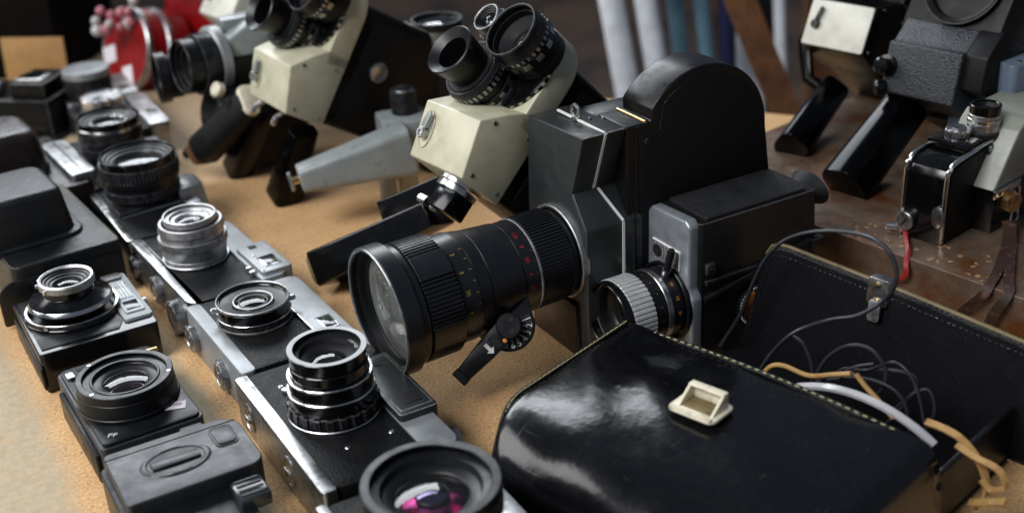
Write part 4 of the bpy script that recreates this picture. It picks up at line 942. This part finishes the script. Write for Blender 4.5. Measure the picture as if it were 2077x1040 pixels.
for i in range(6): text_round(gg, 'I', 2.4, 24.55, R(90 - 22 * i), 22, TS, turn=R(180))
obj('lens_numbers', gg, 'orange_mark', b)
zl = obj('zoom_lever_base', G().lathe([(3.2, 0), (3.0, 7), (.01, 7)], 20, T=TS @ Tm((23 * math.cos(R(72)), 23 * math.sin(R(72)), 8.5), (math.cos(R(72)), math.sin(R(72)), 0))), 'satin_chrome', b)
obj('zoom_lever', G().lathe([(2.3, 6.5), (2.7, 22), (2.2, 24), (.01, 24)], 16, T=TS @ Tm((23 * math.cos(R(72)), 23 * math.sin(R(72)), 8.5), (math.cos(R(72)), math.sin(R(72)), 0))), 'rubber', zl)
# side details (near side y = 0)
sdp = obj('side_rail', G().box(10, 96, -.8, 2, 60, 63.5, .5), 'black_metal', t)
obj('side_step', G().prism([(9, 52), (98, 70), (104, 70), (104, 66), (9, 48)], -2.2, 2, .6, T=Matrix(((1, 0, 0, 0), (0, 0, 1, 0), (0, 1, 0, 0), (0, 0, 0, 1)))), 'black_plastic', t)
em = obj('square_emblem', G().box(10, 17, -.9, 2, 68, 76, .3), 'satin_chrome', t); obj('emblem_field', G().box(11.3, 15.7, -1.2, 0, 69.5, 74.5, .1), 'matte_black', em); obj('emblem_mark', G().box(12.5, 14.5, -1.4, 0, 71, 73, .1), 'satin_chrome', em)
ft = obj('film_dial', G().ring(11.5, 15.5, 0, 4, .6, T=Tm((52, 1.5, 34), (0, -1, 0))), 'satin_black', t)
gg = G(); seg_ring(gg, 13.4, 3.9, 4.3, 40, .5, Tm((52, 1.5, 34), (0, -1, 0)), .9); obj('dial_ticks', gg, 'white_mark', ft)
obj('dial_window', G().dome(11.6, 2.4, 1.4, T=Tm((52, 1.5, 34), (0, -1, 0))), 'element_amber', ft)
obj('eyecup', G().lathe([(9, 0), (9, 7), (14, 16), (15, 18), (14, 18.5), (8, 9), (.01, 8)], 40, T=Tm((104, 26, 92), (1, 0, .12)) @ Matrix.Diagonal((1.25, .8, 1, 1))), 'rubber', t)
obj('strap_lug', G().box(100, 112, -3, 3, 62, 70, 1.4), 'black_metal', t)

# ------------------------------------------------------------------ patent leather case in the foreground (local x toward the right-hand viewer, y away, z up)
tF = thing('leather_bag', 'glossy black leather bag with cream clasp and open lid, in the right foreground', 'bag', yaw_frame(83, 661, 0, -46))
def pillow(x0, x1, y0, y1, z0, z1, rl, rf, nx=44, ny=36):
    """soft box: rounded over its left (y0) side with radius rl and its ends with rf, gently swollen top with a few dents"""
    g_ = G(); v = []; f = []
    # section across y: from the floor up the rounded left side, over the top to the far seam
    prof = [(y0 + 8, z0), (y0 + 2, z0 + 8)]
    for i in range(13):
        a = R(-5 + 92 * i / 12); prof.append((y0 + rl - rl * math.cos(a), z1 - 6 - rl + rl * math.sin(a)))
    for i in range(1, 13): prof.append((y0 + rl + (y1 - y0 - rl) * i / 12, z1 - 6 + 6.0 * (i / 12) ** .8))
    prof.append((y1 + .5, z1 - 5)); prof.append((y1, z0))
    for i in range(nx + 1):
        u = i / nx; x = x0 + (x1 - x0) * u
        end = min(1.0, min((x - x0) / rf, (x1 - x) / (rf * 1.6))); k = math.sqrt(max(0, 1 - (1 - end) ** 2)); k = (.80 + .20 * k) if u < .5 else (.30 + .70 * k)
        for (y, z) in prof:
            w = max(0, math.sin(math.pi * min(1, max(0, (y - y0) / (y1 - y0))))) * math.sin(math.pi * u)
            zz = z0 + (z - z0) * (k if z > z0 else 1)
            zz += (5.5 * w) if z > z0 + 26 else 0
            yy = y + (y - (y0 + y1) / 2) * 0.02 * math.sin(3 * u)
            zz += (0.7 * math.sin(9 * u + y * .06) * math.sin(y * .045) + .5 * math.sin(23 * u + y * .11)) * (1 if z > z0 + 20 else 0)
            xs = 20 * max(0, 1 - (y - y0) / 46) ** 2 * (1 - u) ** 4
            zz -= 2.6 * math.exp(-((x - 14) / 16) ** 2 - ((y + 20) / 12) ** 2) if z > z0 + 20 else 0
            v.append((x + xs, yy, zz))
    m = len(prof)
    for i in range(nx):
        for j in range(m - 1): f.append((i * m + j, i * m + j + 1, (i + 1) * m + j + 1, (i + 1) * m + j))
    f.append(tuple(range(m))); f.append(tuple(nx * m + j for j in range(m))[::-1])
    g_.add(v, f); return g_
pouch = obj('front_pouch', pillow(-22, 196, -140, 0, 1, 62, 36, 9, nx=60), 'patent_leather', tF, sharp=70)
# welt and stitching along the far seam and the left end
seam = [(-20 + 214 * i / 40, 1.2, 58.5 + 4.5 * math.sin(math.pi * i / 40) - (9 * (1 - i / 3) ** 2 if i < 3 else 0) - (22 * ((i - 35) / 5) ** 2 if i > 35 else 0)) for i in range(41)]
obj('seam_welt', G().tube(seam, 1.7, 8), 'dull_leather', pouch)
lend = []
for i in range(31):
    y_ = -2 - 122 * i / 30
    lend.append((-18.5 + 20 * max(0, 1 - (y_ + 140) / 46) ** 2, y_, 61.6 - 6.2 * min(1, i / 26) - (13 * ((i - 24) / 6) ** 2 if i > 24 else 0)))
obj('end_welt', G().tube(lend, 1.7, 8), 'dull_leather', pouch)
gg = G()
for i in range(40):
    p, q = Vector(seam[i]), Vector(seam[i + 1]); gg.tube([tuple(p + (q - p) * .1 + Vector((0, -1.5, 1.7))), tuple(p + (q - p) * .42 + Vector((0, -1.5, 1.9))), tuple(p + (q - p) * .6 + Vector((0, -1.5, 1.7)))], .42, 5)
for i in range(30):
    p, q = Vector(lend[i]), Vector(lend[i + 1]); gg.tube([tuple(p + (q - p) * .1 + Vector((1.2, 0, 1.8))), tuple(p + (q - p) * .5 + Vector((1.2, 0, 2.0))), tuple(p + (q - p) * .85 + Vector((1.2, 0, 1.8)))], .5, 5)
s_ = obj('stitching', gg, 'thread', pouch); s_['kind'] = 'stuff'
# clasp: cream plate with a raised hooked keeper
TK = Matrix.Translation((80, -56, 66.5)) @ Matrix.Rotation(R(4), 4, 'Z') @ Matrix.Rotation(R(-2), 4, 'X')
cp = obj('clasp', G().prism(rr(-15, 15, -12, 12, 4.5), 0, 2.0, .8, 3, T=TK), 'cream_plastic', tF)
obj('clasp_rim', G().tube([(-13, -10.4, 2.2), (0, -10.8, 2.4), (13, -10.4, 2.2)], 1.3, 8, T=TK), 'cream_plastic', cp)
Ty2 = TK @ Matrix(((1, 0, 0, 0), (0, 0, 1, 0), (0, 1, 0, 0), (0, 0, 0, 1)))
obj('clasp_wall', G().box(-11, 12, 6.5, 8.6, 1.6, 10.5, .7, 3, T=TK), 'cream_plastic', cp)
obj('clasp_lip', G().box(-11, 12, 3.5, 8.8, 9.2, 11, .8, 3, T=TK), 'cream_plastic', cp)
for sx in (-11, 10): obj('clasp_cheek', G().prism([(-8, 1.6), (8, 1.6), (8, 10), (4, 10)], sx, sx + 2, .5, 2, T=TK @ Matrix(((0, 0, 1, 0), (1, 0, 0, 0), (0, 1, 0, 0), (0, 0, 0, 1)))), 'cream_plastic', cp)
obj('clasp_throat', G().box(-8.6, 9.6, -6, 6.4, 1.9, 2.5, .2, T=TK), 'tan_edge', cp)
# inside of the bag and the lid that stands open behind it
obj('bag_floor', G().box(-4, 190, 2, 98, 1, 8, 2), 'case_lining', tF)
Tl = Matrix.Translation((0, 97, 0)) @ Matrix.Rotation(R(-6), 4, 'X')
lid = [(-2, 2), (12, 78), (15, 84), (20, 86.5), (28, 87), (110, 82), (190, 75), (290, 58), (290, 2)]
Tlx = Tl @ Matrix(((1, 0, 0, 0), (0, 0, 1, 0), (0, 1, 0, 0), (0, 0, 0, 1)))
lp = obj('lid', G().prism(lid, 0, 3.4, .6, 2, T=Tlx), 'dull_leather', tF)
obj('lid_lining', G().prism([(1, 5), (14.5, 77), (17, 82), (21, 84), (28, 84.6), (110, 79.6), (190, 72.6), (287, 56), (287, 5)], -.9, .2, .2, T=Tlx), 'case_lining', lp)
edge = [Vector((p[0], 1.5, p[1])) for p in lid[1:8]]
obj('lid_edge', G().tube([tuple(p + Vector((0, 0, .9))) for p in edge], 1.7, 8, T=Tl, flat=.7), 'tan_edge', lp)
gg = G()
pl_ = [Vector((p[0], -1.2, p[1])) for p in ((5.5, 20), (18, 79), (24, 81), (30, 81.4), (110, 76.4), (188, 69.6), (280, 54))]
for a, b_ in zip(pl_, pl_[1:]):
    n_ = max(2, int((b_ - a).length / 3.6))
    for i in range(n_): gg.tube([tuple(a + (b_ - a) * (i + .1) / n_), tuple(a + (b_ - a) * (i + .65) / n_)], .3, 4, T=Tl)
s_ = obj('lid_stitching', gg, 'dull_leather', lp); s_['kind'] = 'stuff'
lt = obj('lid_latch', G().prism(rr(88, 102, 70, 88, 2), -3.4, 5, 1, 2, T=Tlx), 'satin_chrome', lp)
obj('latch_tongue', G().prism(rr(91, 99, 60, 74, 2), -5.4, -3, .8, T=Tlx), 'aluminium', lt)
for z in (73, 84): obj('rivet', G().lathe([(2, 0), (1.8, 1), (.01, 1.5)], 14, T=Tl @ Tm((95, -3.4, z), (0, -1, 0))), 'brass', lt)
obj('side_gusset', G().box(186, 190, 2, 96, 4, 40, 1.2), 'dull_leather', tF)

def bag_pt(x, y, z): return tF.matrix_world @ Vector((x / 1000, y / 1000, z / 1000))
bpy.context.view_layer.update()
def smooth(pts, k=8):
    P_ = [Vector(p) for p in pts]; out = []
    for i in range(len(P_) - 1):
        p0, p1, p2, p3 = P_[max(0, i - 1)], P_[i], P_[i + 1], P_[min(len(P_) - 1, i + 2)]
        for j in range(k):
            t_ = j / k; out.append(.5 * ((2 * p1) + (p2 - p0) * t_ + (2 * p0 - 5 * p1 + 4 * p2 - p3) * t_ ** 2 + (3 * p1 - p0 - 3 * p2 + p3) * t_ ** 3))
    out.append(P_[-1]); return [tuple(p) for p in out]
def cord(name, label, pts, r, mt, cat='cord', group=None):
    o = obj(name, G().tube(smooth(pts), r, 10), mt); o.matrix_world = yaw_frame(83, 661, 0, -46)
    return tag(o, label, cat, group)

CB = 'black cords bundled in the bag'
cord('power_cord', 'long black cord arching over the open lid of the bag', [(-6, 82, 12), (9, 82, 41), (19, 82, 70), (29, 82, 92), (40, 86, 105), (60, 88, 115), (86, 88, 121), (107, 81, 122), (117, 79, 112), (117, 79, 99), (110, 78, 87), (100, 70, 78), (84, 66, 71), (70, 52, 64), (57, 50, 47), (49, 48, 31)], 1.35, 'cord_rubber')
cord('black_cord', 'short black cord end poking up at left of the bundle', [(70, 50, 62), (77, 50, 59), (83, 50, 49), (85, 50, 40), (85, 50, 26), (90, 50, 12)], 1.3, 'cord_rubber', group=CB)
cord('black_cord', 'black cord bent into the tallest loop of the bundle', [(85, 50, 36), (94, 50, 56), (107, 50, 69), (121, 50, 72), (131, 50, 63), (131, 50, 50), (122, 50, 36)], 1.3, 'cord_rubber', group=CB)
cord('black_cord', 'black cord in a wide flat loop at right of the bundle', [(84, 55, 34), (105, 55, 48), (127, 55, 58), (144, 55, 62), (149, 55, 56), (144, 55, 43), (133, 55, 24)], 1.3, 'cord_rubber', group=CB)
cord('black_cord', 'lowest black cord running flat through the bundle', [(90, 46, 40), (117, 46, 53), (136, 46, 55), (147, 46, 48), (152, 46, 30)], 1.1, 'cord_rubber', group=CB)
cord('cream_cable', 'cream twin cord showing at left behind the pouch seam', [(62, 30, 40), (68, 30, 49), (77, 30, 53), (94, 30, 53), (110, 30, 60), (121, 30, 65)], 1.5, 'cream_cord')
cord('cream_cable', 'short cream cord behind the white dish rim', [(124, 30, 66), (131, 30, 60), (140, 30, 54), (149, 30, 47)], 1.5, 'cream_cord')
cord('black_cord', 'thin black cord winding low along the front of the bundle', [(96, 38, 44), (104, 36, 54), (118, 38, 60), (128, 40, 52), (122, 42, 42), (108, 42, 46), (112, 44, 58), (126, 46, 66)], .9, 'cord_rubber', group=CB)
cord('black_cord', 'thin black cord rising farthest right of the bundle', [(140, 48, 40), (150, 50, 54), (158, 52, 58), (163, 50, 46), (158, 48, 30)], .9, 'cord_rubber', group=CB)
cord('black_cord', 'thin black cord crossing the tallest loop', [(92, 52, 30), (102, 52, 50), (118, 54, 55), (136, 52, 68), (150, 50, 60), (160, 46, 40)], .9, 'cord_rubber', group=CB)
o = obj('cream_strap', G().ribbon(smooth([(168, 30, 53), (180, 30, 53), (190, 30, 50), (201, 30, 40), (206, 30, 26), (202, 30, 12)]), 4, 1.6, (.2, .9, .5)).ribbon(smooth([(188, 26, 49), (199, 26, 46), (212, 26, 44), (217, 26, 36), (210, 26, 30), (204, 26, 34)]), 3.5, 1.6, (.2, .9, .5)).ribbon(smooth([(200, 24, 18), (208, 24, 22), (219, 24, 28)]), 4.5, 1.6, (.2, .9, .5)), 'cream_cord')
o.matrix_world = yaw_frame(83, 661, 0, -46); tag(o, 'curled cream strap at the right end of the bag', 'strap')

# white curved rim of a plate lying in the bag
arcp = [(141 + 87 * math.sin(R(a)), 7, -18 + 87 * math.cos(R(a))) for a in range(-30, 33, 3)]
w = obj('plastic_strip', G().ribbon(arcp, 4.0, 2.0, (0, 1, .25)), 'white_plastic')
w.matrix_world = yaw_frame(83, 661, 0, -46); tag(w, 'curved white plastic strip arching inside the leather bag', 'strip')

# ------------------------------------------------------------------ rusty metal box with small cameras on it
mat('rusty_tin', '7a6858', 0.36, 0.55, stain='6b4022', stain_scale=22, stain_lo=0.45, stain_hi=0.66, rvar=0.16, rscale=50, bump=260, bstr=0.35, dust=0.6, dust_col='c9a070')
tR = thing('metal_box', 'rusty flat tin box with flaking edge under the small cameras at right', 'box', yaw_frame(236, 813, 0, -51))
obj('box_lid', G().prism(rr(-168, 330, 0, 330, 4), 22, 50, 3.2, 4), 'rusty_tin', tR)  # left end lengthened so its dark lid stands in for shade on the board
obj('box_base', G().box(-164, 326, 5, 325, 0, 23, 1.5), 'rusty_tin', tR)
gg = G()
for i in range(70):
    x, y = random.uniform(0, 190), abs(random.gauss(0, 22)) + 3; r_ = random.uniform(.7, 2.6)
    gg.lathe([(r_, 49.9), (r_ * .8, 50.3), (.01, 50.45)], 9, T=Matrix.Translation((x, y, 0)) @ Matrix.Rotation(random.random() * 3, 4, 'Z') @ Matrix.Diagonal((1.0, random.uniform(.5, .9), 1, 1)))
fk = obj('paint_flakes', gg, 'flake', tR); fk['kind'] = 'stuff'

# small chrome edged cine camera
t = thing('cine_camera', 'small black cine camera with chrome edges, red cord and a lens on top', 'movie camera', yaw_frame(302, 779, 50, 40))
# local x back (toward right), y left-back, z up; end face x=0 between the chrome hoops y 0 and 32
prf = [(0, 0), (0, 50), (3, 55.5), (10, 60), (46, 63), (62, 63), (62, 0)]
Txz = Matrix(((1, 0, 0, 0), (0, 0, 1, 0), (0, 1, 0, 0), (0, 0, 0, 1)))
obj('body', G().prism(prf, 1.5, 31.5, .6, T=Txz), 'black_enamel', t)
for y in (-1, 30.6):
    hp = [(1.2 + 0, 2), (.4, 50), (3.2, 56), (10.2, 60.6), (46, 64), (60, 64)]
    obj('chrome_edge', G().tube(smooth([(p[0], y + 1.2, p[1]) for p in hp], 5), 1.7, 8), 'chrome', t)
obj('side_panel', G().prism([(4, 2), (4, 49), (7, 54), (12, 57), (46, 60.5), (59, 60.5), (59, 2)], -.4, 1.6, .4, T=Txz), 'leatherette', t)
obj('edge_boss', G().lathe([(6, 0), (6, 2.4), (5, 3), (.01, 3)], 28, T=Tm((.6, 3.4, 22), (-1, 0, 0)) @ Matrix.Diagonal((.75, 1.35, 1, 1))), 'satin_chrome', t)
kb = obj('winding_knob', G().knurl(6.4, 7.0, 0, 4.5, 40, T=Tm((0, 27, 13), (-1, 0, 0))), 'satin_chrome', t)
obj('knob_slot', G().box(-4, 4, -.6, .6, 4.4, 5.2, .1, T=Tm((0, 27, 13), (-1, 0, 0)) @ Matrix.Rotation(R(60), 4, 'Z')), 'matte_black', kb)
ct = obj('chrome_catch', G().lathe([(3, 0), (3, 7), (1.5, 8), (.01, 8)], 18, T=Tm((0, 35, 5), (-.5, .8, 0))), 'chrome', t)
tb = obj('top_bar', G().box(24, 68, 2, 32, 62.6, 68, 1), 'black_enamel', t)
dk = obj('rewind_dial', G().knurl(8, 9, 68, 73, 14, c=(40, 18), duty=.6), 'satin_chrome', tb); obj('dial_top', G().lathe([(6, 73), (5.4, 75), (.01, 75)], 24, c=(40, 18)), 'satin_chrome', dk)
lens(t, (58, 9), [('mount_flange', 'plain', 12, 66, 70, 'black_metal'), ('aperture_ring', 'plain', 11.2, 70, 76, 'satin_chrome'), ('focus_ring', 'knurl', 11.6, 76, 79, 'chrome', 60, .5), ('barrel_top', 'plain', 10.6, 79, 82, 'satin_chrome'), ('front_ring', 'lip', 10.8, 82, 89, 'black_enamel')], 8.6, 89, 3.5, 5, 'element_grey')
obj('finder_tube', G().box(50, 59, -3.4, 1, 36, 62, 1.4), 'satin_chrome', t)
for k, (dx, dz) in enumerate(((0, 0), (2.4, .3), (1.2, 1.6))):
    rc = obj('red_string', G().tube(smooth([(30.6 + dx, 40, 64), (36 + dx, 33, 57), (46 + dx, 20, 53 + dz), (57 + dx, 6, 52.4 + dz), (62 + dx, -3, 47), (64 + dx, -5, 41), (60 + dx, -5, 35), (52 + dx, -4, 31)]), .95, 8), 'red_cord')
    rc.matrix_world = yaw_frame(236, 813, 0, -51); tag(rc, 'red cord looped from the knob of the small cine camera', 'cord', 'red cords on the small cine camera')

# olive grey camera at the right edge with lug, knob and brown strap
t = thing('cine_camera', 'olive grey camera at the right edge with brown leather wrist strap', 'movie camera', yaw_frame(335, 796, 71, 40))
obj('body', G().prism([(0, 14), (26, 52), (34, 58), (110, 58), (110, 14)], 0, 46, 1.4, 3, T=Matrix(((1, 0, 0, 0), (0, 0, 1, -8), (0, 1, 0, 0), (0, 0, 0, 1)))), 'olive_grey', t)
obj('lower_body', G().box(6, 110, -6, 36, -21, 14.4, 1), 'black_enamel', t)
br = obj('strap_bracket', G().box(-2, 34, -10.4, -8.2, 9, 15, .6), 'chrome', t)
obj('bracket_screw', G().lathe([(1.6, 0), (1.4, 1), (.01, 1.2)], 14, T=Tm((4, -10.4, 12), (0, -1, 0))), 'matte_black', br)
obj('knob', G().knurl(6.8, 7.4, 0, 9, 40, T=Tm((14, -10, 5), (-.3, -1, 0))), 'brass', t)
lgx = Tm((27, -11, 9), (0, 0, 1))
obj('strap_ring', G().tube([(24, -11, 9), (22, -12.5, 0), (20, -13, -14), (25, -13.4, -15), (30, -13, -14), (30, -12, 0), (31, -11, 10)], 1.0, 8), 'chrome', t)
st = G().ribbon(smooth([(86.6, 85.4, 57), (96, 70, 54), (105, 52, 52.5), (119, 18, 52.5), (124, 1, 52), (124, -5, 47), (119, -7, 40), (110, -7, 28), (104, -7, 14)]), 6.5, 1.4, (1, .5, 0)).ribbon(smooth([(88.6, 87.3, 58), (101, 67, 54), (112, 47, 52.8), (130, 13, 52.8), (138, 0, 52), (138, -5, 47), (135, -7, 40), (131, -7, 28), (127, -7, 12)]), 6.5, 1.4, (1, .5, 0))
s_ = obj('wrist_strap', st, 'strap_leather'); s_.matrix_world = tR.matrix_world.copy(); tag(s_, 'folded brown leather wrist strap lying over the edge of the rusty box', 'strap')

# blue grey box behind it
t = thing('film_magazine', 'blue grey metal magazine with screws on its lid, behind the olive camera', 'magazine', yaw_frame(378, 862, 58, 20))
obj('body', G().box(-6, 120, 4, 64, -8, 62, 2.5), 'blue_grey', t)
ld = obj('lid', G().prism(rr(0, 120, 6, 66, 6), 60, 92, 2.4, 3), 'blue_grey', t)
for x, y in ((12, 14), (34, 14), (12, 56), (60, 14)): obj('screw', G().lathe([(2, 91.8), (1.8, 92.8), (.01, 93)], 14, c=(x, y)), 'satin_chrome', ld)

# ------------------------------------------------------------------ things at the back left
t = thing('wooden_chest', 'dark wooden chest with a pale trim line, at the top left', 'chest', yaw_frame(-1030, 1530, 0, -8))
obj('chest_body', G().box(0, 500, 0, 170, 0, 150, 4), 'dark_wood', t)
obj('lid', G().box(-6, 506, -6, 176, 152, 260, 5), 'dark_wood', t)
obj('trim_strip', G().box(60, 470, -9, -5, 176, 184, 1), 'tan_card', t)
o = obj('cardboard_tag', G().box(0, 78, 0, 3, 0, 62, .6), 'tan_card'); o.matrix_world = yaw_frame(-590, 1425, 1, -8) @ Matrix.Rotation(R(-5), 4, 'X'); tag(o, 'brown cardboard card leaning behind the row of cameras', 'card')

t = thing('red_lantern', 'red enamel drum with silver rims standing behind the cameras', 'lantern', yaw_frame(-425, 1425, 0, 20))
Tr = Tm((-16, -6, 46), (-.86, -.42, .28))
dr = obj('drum', G().lathe([(46, -60), (48, -58), (48, 0), (46, 2), (.01, 2)], 64, T=Tr), 'red_enamel', t)
for z in (-6, -34): obj('silver_rim', G().ring(45, 50, z, z + 9, 1.5, 64, T=Tr), 'satin_chrome', dr)
for a in (200, 290): obj('white_label', G().box(-14, 14, -10, 10, 2, 3, .3, T=Tr @ Matrix.Rotation(R(a), 4, 'Z') @ Matrix.Translation((34, 0, 0))), 'paper', dr)
obj('stand', G().prism(rr(-40, 40, -30, 30, 8), 0, 10, 3), 'red_enamel', t)
t = thing('red_case', 'bright red flat case upright behind the grey headed movie camera', 'case', yaw_frame(-405, 1470, 0, -24))
obj('shell', G().prism(rr(0, 230, 0, 60, 12), 0, 230, 8, 4), 'red_enamel', t); obj('base_band', G().prism(rr(-2, 232, -2, 62, 13), 0, 26, 2), 'tan_card', t)
obj('clasp', G().box(60, 90, -4, 1, 90, 120, 2), 'satin_chrome', t)
for i in range(18):
    x, y, z = random.uniform(-18, 36), random.uniform(-15, 15), random.uniform(6, 50); r_ = random.uniform(4.5, 8)
    o = obj('bead', G().lathe([(r_ * math.sin(R(a)) + .01, -r_ * math.cos(R(a))) for a in range(0, 181, 15)], 20, T=Matrix.Translation((x, y, z)), cap=False), 'pink_bead' if i % 2 else 'clear_bead')
    o.matrix_world = yaw_frame(-446, 1405, 66, 0); tag(o, '%s glass bead, one of the loose pile by the red drum' % ('pink' if i % 2 else 'clear'), 'bead', 'glass beads by the drum, ' + ('pink' if i % 2 else 'clear'))

# ------------------------------------------------------------------ furniture legs of the next stall, standing on the ground behind
def leg_thing(name, label, cat, x, y, r, mt, lean=(0, 0), top=30, sq=False, group=None):
    t = thing(name, label, cat, Matrix.Translation((x, y, -.75)), group)
    g_ = G()
    p0, p1 = (0, 0, 8), (lean[0], lean[1], 750 + top)
    if sq: g_.ribbon([p0, p1], r * 2, r * 1.5, (1, 0, 0))
    else: g_.tube([p0, p1], r, 20)
    obj('post', g_, mt, t)
    obj('foot_cap', G().lathe([(r * 1.25, 0), (r * 1.25, 18), (r, 22), (.01, 22)], 20), 'rubber', t)
    obj('top_plate', G().box(lean[0] - 34, lean[0] + 34, lean[1] - 34, lean[1] + 34, 750 + top, 756 + top, 1.5), mt, t)
    return t

WG = 'pale tubular legs behind'
leg_thing('furniture_leg', 'thick pale grey tube leg, leftmost behind the black camera', 'leg', .281, 1.75, 18, 'white_tube', (-127, 0), group=WG)
leg_thing('furniture_leg', 'thick pale grey tube leg just left of the teal ones', 'leg', .331, 1.75, 17, 'white_tube', (-127, 0), group=WG)
leg_thing('furniture_leg', 'thin teal tube leg right of the pale grey tubes', 'leg', .352, 1.80, 12, 'teal_tube', (-100, 0))
leg_thing('furniture_leg', 'teal tube leg beside the navy one', 'leg', .392, 1.80, 12, 'teal_tube', (-100, 0))
leg_thing('furniture_leg', 'brown square wooden leg between teal and navy tubes', 'leg', .40, 1.95, 17, 'wood', (-60, 0), sq=True)
leg_thing('furniture_leg', 'navy blue tube leg left of the slanting wooden post', 'leg', .37, 1.78, 13, 'navy_tube', (-40, 0))
leg_thing('furniture_leg', 'flat white leg behind the slanting wooden post', 'leg', .46, 1.85, 22, 'white_tube', (-110, 0), sq=True)
leg_thing('furniture_leg', 'thin white tube leg right of the slanting wooden post', 'leg', .47, 1.80, 9, 'white_tube', (-60, 0))
leg_thing('furniture_leg', 'dark square leg behind the slanting post', 'leg', .50, 2.05, 28, 'dark_tube', (-60, 0), sq=True)
leg_thing('furniture_leg', 'brown wooden leg beside the white fronted movie camera', 'leg', .54, 1.9, 24, 'wood', (-40, 0), sq=True)
t = thing('wooden_post', 'slanting brown wooden post behind the magazine of the black camera', 'post', Matrix.Translation((.60, 1.52, -.75)))
obj('shaft', G().ribbon([(60, 0, 0), (-60, 0, 240), (-222, 0, 610), (-320, 10, 840)], 36, 30, (1, 0, .4)), 'wood', t)
obj('foot', G().box(20, 110, -40, 40, -2, 14, 3), 'dark_wood', t)
